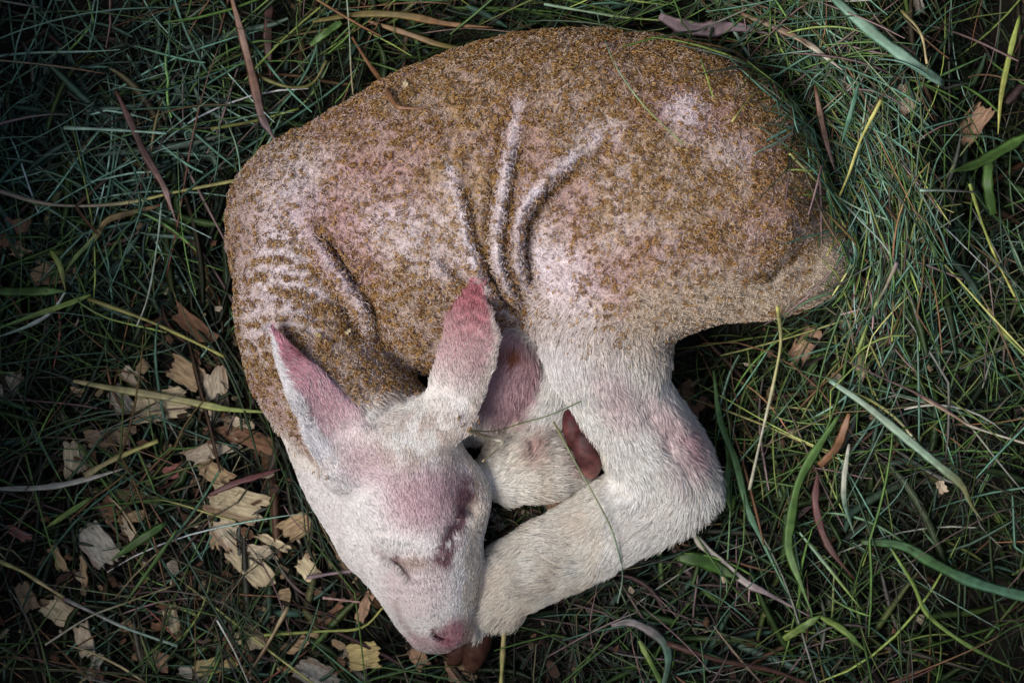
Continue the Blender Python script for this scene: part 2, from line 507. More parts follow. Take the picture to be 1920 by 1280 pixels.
def mixc(a, b_, f):
    return a + (np.asarray(b_) - a) * f[:, None]

def coat(W):
    """colour, curl density, wooliness for points on the body"""
    x, y = unP(W); z = W[:, 2]
    n1 = fbm(W[:, 0] / 45, W[:, 1] / 45, z / 45, 21, 3)
    n2 = fbm(W[:, 0] / 14, W[:, 1] / 14, z / 14, 31, 2)
    n3 = fbm(W[:, 0] / 110, W[:, 1] / 110, z / 110, 41, 2)
    leg = smooth01(0, 1, ((y - 560) * 1.0 - 0.30 * (x - 1000)) / 160 + 0.32) * (x > 985) * smooth01(975, 1020, x)
    front = (x > 868) * (x < 1140) * (y > 610) * (z < 200) * 1.0
    # head outline
    head = np.maximum(blob(x, y, 770, 985, 165, 240, -12, 0.12), blob(x, y, 760, 850, 140, 110, 0, .2))
    head = np.maximum(head, 1 - smooth01(-25, 25, (630 - 0 + (x - 480) * 1.05) - y + 120)) * (x < 930)
    earL, uL, vL = EARS[0](W)
    earR, uR, vR = EARS[1](W)
    hairy = np.clip(np.maximum.reduce([leg, front, head, earL, earR]), 0, 1)
    wool = 1 - hairy
    col = np.tile(np.array([0.60, 0.48, 0.43]), (len(W), 1))
    col = mixc(col, (0.44, 0.30, 0.165), wool * np.clip(0.36 + 1.5 * (n1 - 0.42) + .25 * blob(x, y, 1100, 140, 460, 150, 0, .6) + .35 * blob(x, y, 1420, 300, 190, 210, 0, .6), 0, 0.92))
    col = mixc(col, (0.70, 0.60, 0.60), wool * smooth01(0.48, 0.64, n2) * 0.62)
    # skin showing pink
    pinkw = wool * (0.45 * smooth01(0.5, 0.7, n3) + 0.7 * blob(x, y, 640, 460, 60, 110, -35) + 0.4 * blob(x, y, 700, 360, 110, 60) + 0.5 * blob(x, y, 1310, 205, 90, 50))
    col = mixc(col, (0.50, 0.30, 0.30), np.clip(pinkw, 0, 0.8))
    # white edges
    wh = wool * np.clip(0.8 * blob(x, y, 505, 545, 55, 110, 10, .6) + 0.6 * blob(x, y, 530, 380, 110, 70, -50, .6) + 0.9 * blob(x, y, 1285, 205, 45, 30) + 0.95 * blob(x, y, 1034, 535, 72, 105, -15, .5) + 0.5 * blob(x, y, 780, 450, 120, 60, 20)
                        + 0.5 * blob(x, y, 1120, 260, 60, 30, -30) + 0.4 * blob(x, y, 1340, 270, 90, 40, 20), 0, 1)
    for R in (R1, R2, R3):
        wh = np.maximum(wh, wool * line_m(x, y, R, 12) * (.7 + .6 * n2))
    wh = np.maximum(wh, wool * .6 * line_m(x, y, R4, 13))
    nape = np.zeros(len(W))
    for L_ in NAPE:
        nape = np.maximum(nape, line_m(x, y, L_, 7.5))
    wh = np.maximum(wh, wool * nape * .8)
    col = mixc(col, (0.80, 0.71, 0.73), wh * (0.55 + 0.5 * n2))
    # ochre wash in the hollows of the coat and along the upper back
    och = wool * np.clip(0.35 + 0.55 * blob(x, y, 1050, 150, 420, 130, -3, .6) + 0.4 * blob(x, y, 1400, 330, 150, 170, 0, .6) + 0.5 * blob(x, y, 620, 640, 90, 70, 30, .5) + 0.35 * blob(x, y, 800, 560, 120, 130, 0, .5) - 0.9 * wh - 0.1, 0, 1)
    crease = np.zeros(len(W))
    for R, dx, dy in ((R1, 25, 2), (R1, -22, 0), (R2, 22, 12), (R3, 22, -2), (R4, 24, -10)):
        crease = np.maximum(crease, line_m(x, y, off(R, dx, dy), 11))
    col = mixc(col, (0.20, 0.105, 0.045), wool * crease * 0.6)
    speck = smooth01(0.50, 0.66, n2 + 0.25 * (och - 0.4))
    col = mixc(col, (0.33, 0.19, 0.075), np.clip(och * speck * 0.6, 0, 1))
    col = mixc(col, (0.28, 0.16, 0.10), wool * 0.35 * blob(x, y, 440, 420, 50, 110, 0, .5))
    # hairy parts
    cream = np.array([0.86, 0.83, 0.77])
    hc_ = np.tile(cream, (len(W), 1))
    hc_ = mixc(hc_, (0.72, 0.63, 0.60), np.clip(1.5 * (n1 - 0.44), 0, .5))
    hc_ = mixc(hc_, (0.84, 0.79, 0.80), np.clip(head * (y > 880) + blob(x, y, 1040, 600, 55, 110, -12, .5), 0, 1) * 0.6)
    hc_ = mixc(hc_, (0.50, 0.40, 0.33), leg * (1 - smooth01(560, 680, y + .1 * (x - 1000))) * 0.5)
    pk = np.clip(0.75 * blob(x, y, 800, 940, 75, 60, -10, .6) + 0.6 * blob(x, y, 690, 870, 55, 40, 20, .7) + 0.55 * blob(x, y, 1250, 800, 34, 85, -25, .7) + 0.4 * blob(x, y, 1150, 740, 40, 60, -20, .7)
                 + 0.5 * blob(x, y, 1300, 830, 25, 40, -20, .7) + .3 * blob(x, y, 780, 1100, 60, 60), 0, .85)
    hc_ = mixc(hc_, (0.52, 0.30, 0.34), pk)
    hc_ = mixc(hc_, (0.42, 0.29, 0.22), 0.55 * blob(x, y, 790, 840, 90, 70, 10, .5) * smooth01(.35, .6, n2 * .6 + n1 * .4))
    hc_ = mixc(hc_, (0.44, 0.35, 0.28), 0.5 * head * smooth01(30, 0, np.abs(y - (700 + (x - 490) * 1.9 + 30))) * (x < 720) * 0)
    # nose and lips
    hc_ = mixc(hc_, (0.50, 0.23, 0.27), head * np.clip(.95 * blob(x, y, 856, 1188, 34, 24, -20, .6) + .5 * blob(x, y, 805, 1208, 50, 13, 10, .6), 0, 1))
    hc_ = mixc(hc_, (0.22, 0.03, 0.07), head * line_m(x, y, [(812, 1186), (822, 1194), (840, 1200)], 5))
    hc_ = mixc(hc_, (0.35, 0.20, 0.20), head * 0.4 * line_m(x, y, [(742, 1132), (752, 1160), (772, 1188), (800, 1206)], 5))
    # eye streaks
    hc_ = mixc(hc_, (0.16, 0.04, 0.06), np.clip(head * 1.2 * line_m(x, y, [(884, 918), (872, 965), (850, 1005), (832, 1054)], 19) * smooth01(.15, .55, n2) + head * .35 * blob(x, y, 858, 925, 34, 34, 0, .8), 0, .9))
    hc_ = mixc(hc_, (0.16, 0.07, 0.08), head * np.clip(.5 * line_m(x, y, [(706, 1038), (726, 1044), (748, 1052)], 6) + .95 * line_m(x, y, [(742, 1052), (754, 1064), (764, 1080)], 7) * (.5 + .8 * n2), 0, .85))
    hc_ = mixc(hc_, (0.45, 0.33, 0.26), head * 0.7 * blob(x, y, 775, 1058, 30, 12, 0, .6))
    # front leg knee: bare pink skin with ochre wisps
    knee = front * blob(x, y, 945, 705, 70, 95, 0, .2)
    hc_ = mixc(hc_, (0.52, 0.30, 0.33), knee * 0.9)
    hc_ = mixc(hc_, (0.30, 0.10, 0.05), knee * blob(x, y, 958, 670, 24, 22, 20, .8) * smooth01(.4, .6, n2))
    hc_ = mixc(hc_, (0.66, 0.56, 0.42), front * (y > 790) * 0.5 * n1 * 1.6)
    hc_ = mixc(hc_, (0.36, 0.16, 0.14), front * np.clip(blob(x, y, 988, 850, 20, 26, 20, .8) + .6 * blob(x, y, 1040, 800, 60, 14, 0, .8) + .5 * blob(x, y, 1060, 850, 25, 45, 0, .8), 0, 1) * 0.8)
    # ears
    eL = earL
    inner = smooth01(-.55, -.3, vL + .1 * (n2 - .5))
    hc_ = mixc(hc_, (0.70, 0.42, 0.47), eL * inner * smooth01(.0, .35, uL) * .9)
    hc_ = mixc(hc_, (0.55, 0.18, 0.24), eL * inner * smooth01(.35, .85, uL) * .75)
    hc_ = mixc(hc_, (0.86, 0.82, 0.83), eL * (1 - inner))
    eR = earR
    hc_ = mixc(hc_, (0.56, 0.34, 0.35), eR * smooth01(.12, .5, uR) * .85)
    hc_ = mixc(hc_, (0.40, 0.09, 0.12), eR * smooth01(.4, .98, uR + .12 * (n2 - .5)) * .85)
    hc_ = mixc(hc_, (0.66, 0.58, 0.52), eR * smooth01(.62, .85, vR) * smooth01(1.02, .8, uR) * .85)
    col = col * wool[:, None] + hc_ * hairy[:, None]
    # curls: how many ochre hooks sit here
    curl = wool * np.clip(0.30 + 0.75 * och + 0.3 * blob(x, y, 520, 560, 80, 130, 0, .5) + .5 * crease, 0, 1)
    curl = curl * (1 - 0.75 * blob(x, y, 1022, 520, 55, 80, -15, .4)) * (1 - 0.3 * np.maximum(line_m(x, y, R1, 12), line_m(x, y, R2, 12)))
    in_n = blob(x, y, 530, 565, 90, 125, 0, .3)
    curl = curl * (1 - .85 * nape) * (1 + 1.2 * in_n * (1 - nape))
    curl = np.maximum(curl, leg * 0.25 * (1 - smooth01(540, 640, y)))
    band_ = smooth01(-10, 75, y - (490 - (x - 1250) * .10 - 60 * smooth01(1480, 1580, x))) * (x > 1180)
    curl *= (1 - .8 * band_)
    col = mixc(col, (0.64, 0.53, 0.40), band_ * wool * .8)
    curl *= (1 - 0.85 * smooth01(760, 840, y - 0.6 * (x - 560)) * (x < 800)) * (1 - smooth01(1480, 1560, x) * .8)
    return np.clip(col, 0.01, 0.95), curl, wool, hairy, head, eL + eR, knee

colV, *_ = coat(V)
lamb = bpy.data.objects.new('lamb', None)
COL.objects.link(lamb)
tag(lamb, 'newborn lamb curled up asleep on the grass, woolly white coat stained ochre, pink ears', 'lamb')
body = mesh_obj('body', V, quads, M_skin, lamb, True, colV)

# ---- roots for hair on the surface
tri = np.concatenate([quads[:, [0, 1, 2]], quads[:, [0, 2, 3]]])
e1 = V[tri[:, 1]] - V[tri[:, 0]]; e2 = V[tri[:, 2]] - V[tri[:, 0]]
fn = np.cross(e1, e2); area = np.linalg.norm(fn, axis=1) / 2
VN = grad(V)
tn = VN[tri[:, 0]]
ctr = V[tri].mean(1)
keep = (tn[:, 2] > -0.35) & (ctr[:, 2] > 5)
tri_k = tri[keep]; area_k = area[keep]

def roots(n, dens=None):
    a = area_k if dens is None else area_k * dens
    c = np.cumsum(a); c /= c[-1]
    k = np.searchsorted(c, rng.random(n))
    r1 = np.sqrt(rng.random(n)); r2 = rng.random(n)
    T = tri_k[k]
    return V[T[:, 0]] * (1 - r1)[:, None] + V[T[:, 1]] * (r1 * (1 - r2))[:, None] + V[T[:, 2]] * (r1 * r2)[:, None]

def flow_at(Q):
    num = np.zeros_like(Q); den = np.zeros(len(Q))
    for ch in FLOW:
        c = ch[:, :3]
        tg = np.gradient(c, axis=0); tg /= np.linalg.norm(tg, axis=1, keepdims=True) + 1e-9
        d = np.full(len(Q), 1e9); best = np.zeros(len(Q), int)
        for i in range(len(c)):
            di = np.linalg.norm(Q - c[i], axis=1) - ch[i, 3]
            m_ = di < d
            d[m_] = di[m_]; best[m_] = i
        wgt = np.exp(-np.maximum(d, -5) / 14.0)
        num += tg[best] * wgt[:, None]; den += wgt
    return num / (np.linalg.norm(num, axis=1, keepdims=True) + 1e-9)

def tangent_frame(Q):
    n = grad(Q, 6.0)
    f = flow_at(Q)
    for E in EARS:
        m_ = E(Q)[0][:, None]
        f = f * (1 - m_) + E.axis[None, :] * m_
    f = f - n * (f * n).sum(1, keepdims=True)
    f /= np.linalg.norm(f, axis=1, keepdims=True) + 1e-9
    s = np.cross(n, f)
    return n, f, s

_, _, _, hairyT, headT, earT, kneeT = coat(V[tri_k].mean(1))
curlT = coat(V[tri_k].mean(1))[1]
woolT = 1 - hairyT

# a) short pale wool
n_ = 100000
Q = roots(n_, np.clip(woolT, 0.02, 1))
nn, ff, ss = tangent_frame(Q)
cc = coat(Q)[0]
K = 5
ph = rng.random(n_) * 6.283
L = rng.uniform(6, 13, n_)
dirn = nn * rng.uniform(.25, .7, n_)[:, None] + (ff * np.cos(ph)[:, None] + ss * np.sin(ph)[:, None]) * rng.uniform(.4, .9, n_)[:, None]
pts = np.zeros((n_, K, 3))
for k in range(K):
    u_ = k / (K - 1)
    wob = np.sin(u_ * 6 + ph * 3) * 1.6 * u_
    pts[:, k] = Q - nn * 1.0 + dirn * (L * u_)[:, None] * (1 - 0.25 * u_) + (ss * np.cos(ph + 1.5)[:, None] + ff * np.sin(ph + 1.2)[:, None]) * wob[:, None]
rad = np.linspace(0.75, 0.35, K)[None, :] * rng.uniform(.8, 1.2, (n_, 1))
tc_ = np.clip(cc * rng.uniform(.85, 1.35, (n_, 1)) + rng.uniform(0, .05, (n_, 1)), .02, .92)
hair_obj('wool', pts, rad, tc_, M_hair, lamb)

# b) ochre curls
n_ = 24000
Q = roots(n_ * 2, curlT)
nz_ = fbm(Q[:, 0] / 13, Q[:, 1] / 13, Q[:, 2] / 13, 77, 2)
Q = Q[rng.random(len(Q)) < smooth01(0.41, 0.60, nz_) * .92 + .08][:n_]
n_ = len(Q)
nn, ff, ss = tangent_frame(Q)
K = 7
R_ = rng.uniform(1.8, 4.4, n_)
th0 = rng.random(n_) * 6.283; sw = rng.uniform(2.2, 5.2, n_) * rng.choice([-1, 1], n_)
pts = np.zeros((n_, K, 3))
tilt = rng.uniform(0.2, .9, n_)
for k in range(K):
    u_ = k / (K - 1)
    th = th0 + sw * u_
    c1 = np.cos(th) * R_; s1 = np.sin(th) * R_
    pts[:, k] = Q + nn * (4.5 + 4.0 * u_ + s1 * tilt * .5)[:, None] + ff * c1[:, None] + ss * (s1 * (1 - .3 * tilt))[:, None]
rad = np.array([.5, .8, .92, .92, .85, .7, .35])[None, :] * rng.uniform(.75, 1.25, (n_, 1))
cq = coat(Q)[0]
och = np.array([0.32, 0.168, 0.045]); drk = np.array([0.11, 0.045, 0.014]); gold = np.array([0.50, 0.31, 0.11])
m1 = rng.random((n_, 1)); m2 = rng.random((n_, 1))
tc_ = och * (1 - .65 * (m1 < .28)) + (gold - och) * (m2 < .28) * .9
tc_ = np.where(m1 < .16, drk * 1.2, tc_) * rng.uniform(.7, 1.3, (n_, 1))
tc_ = tc_ * .93 + cq * .07
hair_obj('curled_wool', pts, rad, np.clip(tc_, .01, .9), M_hair, lamb)

# pale curled locks between
n_ = 15000
Q = roots(n_, np.clip(woolT, 0, 1) * (0.5 + .3 * curlT))
nn, ff, ss = tangent_frame(Q)
cc = coat(Q)[0]
R_ = rng.uniform(1.8, 4.2, n_); th0 = rng.random(n_) * 6.283; sw = rng.uniform(2.2, 5.2, n_) * rng.choice([-1, 1], n_)
pts = np.zeros((n_, K, 3))
for k in range(K):
    u_ = k / (K - 1); th = th0 + sw * u_
    pts[:, k] = Q + nn * (4.0 + 5.0 * u_) + ff * (np.cos(th) * R_)[:, None] + ss * (np.sin(th) * R_)[:, None]
rad = np.array([.4, .65, .75, .75, .65, .5, .3])[None, :] * rng.uniform(.75, 1.2, (n_, 1))
tc_ = np.clip(cc * .8 + np.array([0.66, 0.52, 0.42]) * .3 * rng.uniform(.6, 1.3, (n_, 1)), .02, .92)
hair_obj('pale_locks', pts, rad, tc_, M_hair, lamb)

# c) sleek hair of legs, face and ears
n_ = 200000
Q = roots(n_, hairyT * (1 - .9 * kneeT) * (1 + .8 * (earT > .5)) + .003)
nn, ff, ss = tangent_frame(Q)
cc, _, _, hy, hd, er, kn = coat(Q)
x_, y_ = unP(Q)
L = np.where(hd > .5, 11, 25.0)
L = np.where((hd > .5) & (y_ < 900), 10, L)
L = np.where((hd > .5) & (y_ > 1120), 9, L)
L = np.where(er > .5, 13, L)
shag = blob(x_, y_, 1310, 930, 70, 80) + blob(x_, y_, 960, 1130, 60, 50) + blob(x_, y_, 1150, 1060, 200, 40, -30)
L = L + 14 * np.clip(shag, 0, 1)
L = L * rng.uniform(.6, 1.25, n_)
cl = fbm(Q[:, 0] / 16, Q[:, 1] / 16, Q[:, 2] / 16, 55, 2) - .5
cl2 = fbm(Q[:, 0] / 60, Q[:, 1] / 60, Q[:, 2] / 60, 58, 2) - .5
ang = cl * np.where(hd > .5, 1.2, 1.0) + cl2 * 1.8 + rng.normal(0, .2, n_)
lift = np.where(er > .5, .16, np.where(hd > .5, .2, .32)) + rng.uniform(-.12, .2, n_)
dirn = ff * np.cos(ang)[:, None] + ss * np.sin(ang)[:, None]
K = 5
pts = np.zeros((n_, K, 3))
for k in range(K):
    u_ = k / (K - 1)
    pts[:, k] = Q - nn * 1.5 + dirn * (L * u_)[:, None] + nn * (L * lift * (u_ - .45 * u_ * u_) * 1.3)[:, None] + ss * (np.sin(u_ * 3 + ang * 5) * .9 * u_)[:, None]
rad = np.array([.55, .54, .47, .36, .16])[None, :] * rng.uniform(.8, 1.2, (n_, 1))
tc_ = cc * rng.uniform(.78, 1.25, (n_, 1)) + rng.uniform(0, .08, (n_, 1))
tc_ = tc_ + (np.array([.8, .74, .72]) - tc_) * (er > .5)[:, None] * (rng.random((n_, 1)) < .3) * .5 * smooth01(560, 700, y_)[:, None]
tc_ = np.clip(np.where(rng.random((n_, 1)) < np.where(hd > .5, .01, .035)[:, None], tc_ * .42, tc_), .02, .93)
hair_obj('fur', pts, rad, tc_, M_hair, lamb)

# pale lashes along the closed lid
lid = catmull(np.array([(712, 1044), (736, 1052), (754, 1068), (766, 1086)], float), 7)
lp = []
for (lx_, ly_) in lid:
    for _ in range(2):
        a_ = P(lx_ + rng.normal(0, 1), ly_ + rng.normal(0, 1), 0)
        zt = V[(np.abs(V[:, 0] / (1 - V[:, 2] / HC) - (lx_ - 960)) < 6) & (np.abs(V[:, 1] / (1 - V[:, 2] / HC) - (640 - ly_)) < 6), 2].max()
        root = P(lx_, ly_, zt + 1)
        d_ = np.array([-.75 + rng.normal(0, .15), -.7 + rng.normal(0, .15), .35]); ln_ = rng.uniform(6, 12)
        lp.append([root + d_ * ln_ * t_ - np.array([0, 0, ln_ * .35 * t_ * t_]) for t_ in (0, .33, .66, 1)])
lp = np.array(lp)
hair_obj('eyelashes', lp, np.tile([.9, .8, .6, .3], (len(lp), 1)), np.tile([.72, .66, .62], (len(lp), 1)) * rng.uniform(.5, 1.15, (len(lp), 1)), M_hair, lamb)
# ---- hooves
def claw(c, ax, length, width, height, c1, c2):
    """a rounded tapering claw, c: centre (layout), ax: direction on the sheet"""
    C = P(*c); a = np.array([ax[0], -ax[1], ax[2] if len(ax) > 2 else 0.0]); a /= np.linalg.norm(a)
    s = np.cross((0, 0, 1), a); s /= np.linalg.norm(s); up = np.cross(a, s)
    nu, nv = 18, 20
    Vv = []; tint = []
    for i in range(nu + 1):
        u_ = i / nu
        prof = math.sin(math.pi * min(max(u_, .001), .999)) ** 0.42 * (1.1 - .34 * u_) * (1 + .03 * math.sin(u_ * 40))
        for j in range(nv):
            th = 2 * math.pi * j / nv
            cy, sy = math.cos(th), math.sin(th)
            cy = math.copysign(abs(cy) ** .8, cy); sy = math.copysign(abs(sy) ** .85, sy)
            Vv.append(C + a * (u_ - .5) * length + s * cy * width * .5 * prof + up * (sy * height * .5 * prof - 2 * u_ * u_ * 4))
            f = smooth01(.6, 1.0, np.array([u_]))[0]
            f = min(1, max(0, f + .35 * math.sin(th * 2 + u_ * 9) * .5))
            tint.append(np.array(c1) * (1 - f) + np.array(c2) * f)
    F = [[i * nv + j, i * nv + (j + 1) % nv, (i + 1) * nv + (j + 1) % nv, (i + 1) * nv + j] for i in range(nu) for j in range(nv)]
    return np.array(Vv), np.array(F), np.array(tint)

def hoof(claws):
    Vs, Fs, Ts, o_ = [], [], [], 0
    for cargs in claws:
        v, f, t_ = claw(*cargs)
        Vs.append(v); Fs.append(f + o_); Ts.append(t_); o_ += len(v)
    return mesh_obj('hoof', np.vstack(Vs), np.vstack(Fs), M_hoof, lamb, True, np.vstack(Ts))

RB, RP = (0.055, 0.013, 0.015), (0.30, 0.13, 0.11)
h = hoof([((1104, 846, 158), (0.12, 1, -.2), 108, 60, 60, RB, RP), ((1082, 815, 146), (0.25, 1, -.25), 104, 50, 60, (0.065, .014, .016), RP)])
tag(h, 'dark red glossy hoof of the folded leg')
h = hoof([((892, 1208, 44), (-.18, 1, -.1), 112, 60, 60, (0.07, .026, .018), (0.13, .062, .04)), ((862, 1216, 34), (-.5, 1, -.1), 84, 46, 50, (0.06, .022, .016), (0.10, .045, .03))])
tag(h, 'brown hoof peeping out under the nose')

# ------------------------------------------------------------------ the ground
CELL = 8.0
TX = np.arange(-700, 760, CELL); TY = np.arange(-720, 720, CELL)
TOP = np.zeros((len(TX), len(TY)))
ix = ((V[:, 0] - TX[0]) / CELL).astype(int); iy = ((V[:, 1] - TY[0]) / CELL).astype(int)
np.maximum.at(TOP, (ix, iy), V[:, 2])
def dil(A, n, f):
    for _ in range(n):
        B = A.copy()
        B[1:] = f(B[1:], A[:-1]); B[:-1] = f(B[:-1], A[1:]); B[:, 1:] = f(B[:, 1:], A[:, :-1]); B[:, :-1] = f(B[:, :-1], A[:, 1:])
        A = B
    return A
ERO = dil(TOP, 2, np.minimum)
TOPD = dil(TOP, 1, np.maximum)
def look(A, X, Y):
    i = ((X - TX[0]) / CELL).astype(int); j = ((Y - TY[0]) / CELL).astype(int)
    ok = (i >= 0) & (j >= 0) & (i < A.shape[0]) & (j < A.shape[1])
    return np.where(ok, A[np.clip(i, 0, A.shape[0] - 1), np.clip(j, 0, A.shape[1] - 1)], 0)

def bank(X, Y):
    """height of the grass mat, drawing units"""
    x = 960 + X; y = 640 - Y
    g = lambda cx, cy, a, sx, sy: a * np.exp(-((x - cx) / sx) ** 2 - ((y - cy) / sy) ** 2)
    h_ = g(1670, 150, 170, 170, 190) + g(1690, 430, 165, 120, 170) + g(1450, -20, 100, 260, 90) + g(1000, -60, 70, 400, 80)
    h_ = h_ + g(180, 230, 60, 210, 150) + g(1700, 820, 35, 220, 160) + g(1200, 1260, 14, 300, 90) + g(480, 900, 14, 120, 150)
    h_ = h_ + 90 * smooth01(1500, 2600, np.hypot(X, Y) * 1.0 + 600) * 0
    h_ = h_ + 16 * (fbm(X / 130, Y / 130, 0 * X, 5, 3) - .5) * 2
    return h_ * 0.9

def ground_sheet():
    a = np.concatenate([np.linspace(-1300, 1300, 131)])
    far = np.array([1500, 2000, 3000, 6000, 15000, 45000, 120000], float)
    gx_ = np.concatenate([-far[::-1], a, far]); gy_ = gx_.copy()
    XX, YY = np.meshgrid(gx_, gy_, indexing='ij')
    ZZ = bank(XX, YY) - 36 + 14 * (fbm(XX / 40, YY / 40, 0 * XX, 8, 3) - .5)
    under = dil(np.pad(TOP, 0), 1, np.maximum)
    ZZ = np.minimum(ZZ, np.where(look(TOP, XX, YY) > 0, -8, 1e9))
    n = len(gx_)
    idx_ = np.arange(n * n).reshape(n, n)
    F = np.stack([idx_[:-1, :-1], idx_[1:, :-1], idx_[1:, 1:], idx_[:-1, 1:]], -1).reshape(-1, 4)
    o = mesh_obj('ground', np.stack([XX, YY, ZZ], -1).reshape(-1, 3), F, M_soil)
    o['kind'] = 'structure'
ground_sheet()

PAL = {
    'teal': (0.065, 0.15, 0.105), 'paleteal': (0.20, 0.33, 0.26), 'green': (0.06, 0.12, 0.025), 'lime': (0.17, 0.23, 0.05),
    'yellow': (0.30, 0.30, 0.10), 'straw': (0.34, 0.27, 0.14), 'brown': (0.15, 0.07, 0.035), 'mauve': (0.12, 0.075, 0.075),
    'dark': (0.022, 0.04, 0.018), 'grey': (0.22, 0.22, 0.19), 'rust': (0.20, 0.06, 0.045),
}
PK = list(PAL)
PV = np.array([PAL[k] for k in PK])
PV = PV + (PV.mean(1, keepdims=True) - PV) * .06
def region_weights(x, y):
    """how much of each colour grows where"""
    n = len(x)
    W_ = np.full((n, len(PK)), 0.02)
    def add(m_, **kw):
        for k, v in kw.items():
            W_[:, PK.index(k)] += m_ * v
    sm = lambda cx, cy, rx, ry: np.exp(-((x - cx) / rx) ** 2 - ((y - cy) / ry) ** 2)
    add(np.ones(n), dark=.55, green=.35, teal=.12, mauve=.12, brown=.12)
    add(sm(170, 220, 260, 220), teal=2.2, paleteal=2.0, green=.5, mauve=.15)
    add(sm(600, 60, 200, 90), green=1.2, lime=.5, brown=.4, dark=.5)
    add(sm(900, 10, 300, 50), teal=1.0, green=.8, lime=.4)
    add(sm(200, 560, 300, 140), green=1.0, dark=1.0, lime=.35, teal=.3)
    add(sm(250, 980, 330, 260), dark=.7, green=.5, teal=.35, brown=.45, mauve=.55, straw=.12, grey=.12)
    add(sm(1150, 1180, 300, 160), mauve=1.5, green=.5, teal=1.1, dark=.5, grey=.25)
    add(sm(1430, 720, 200, 170), lime=1.2, green=1.4, yellow=.4, brown=.25)
    add(sm(1640, 330, 170, 230), teal=1.2, lime=.5, green=.6, mauve=.5, paleteal=.35, brown=.3, yellow=.2)
    add(sm(1700, 60, 230, 120), green=.9, teal=.7, mauve=.3, dark=.6)
    add(sm(1720, 720, 230, 300), teal=.8, green=.8, mauve=.4, grey=.2, paleteal=.15)
    add(sm(1650, 1150, 260, 160), green=1.0, lime=.35, mauve=.5, dark=.7)
    return W_

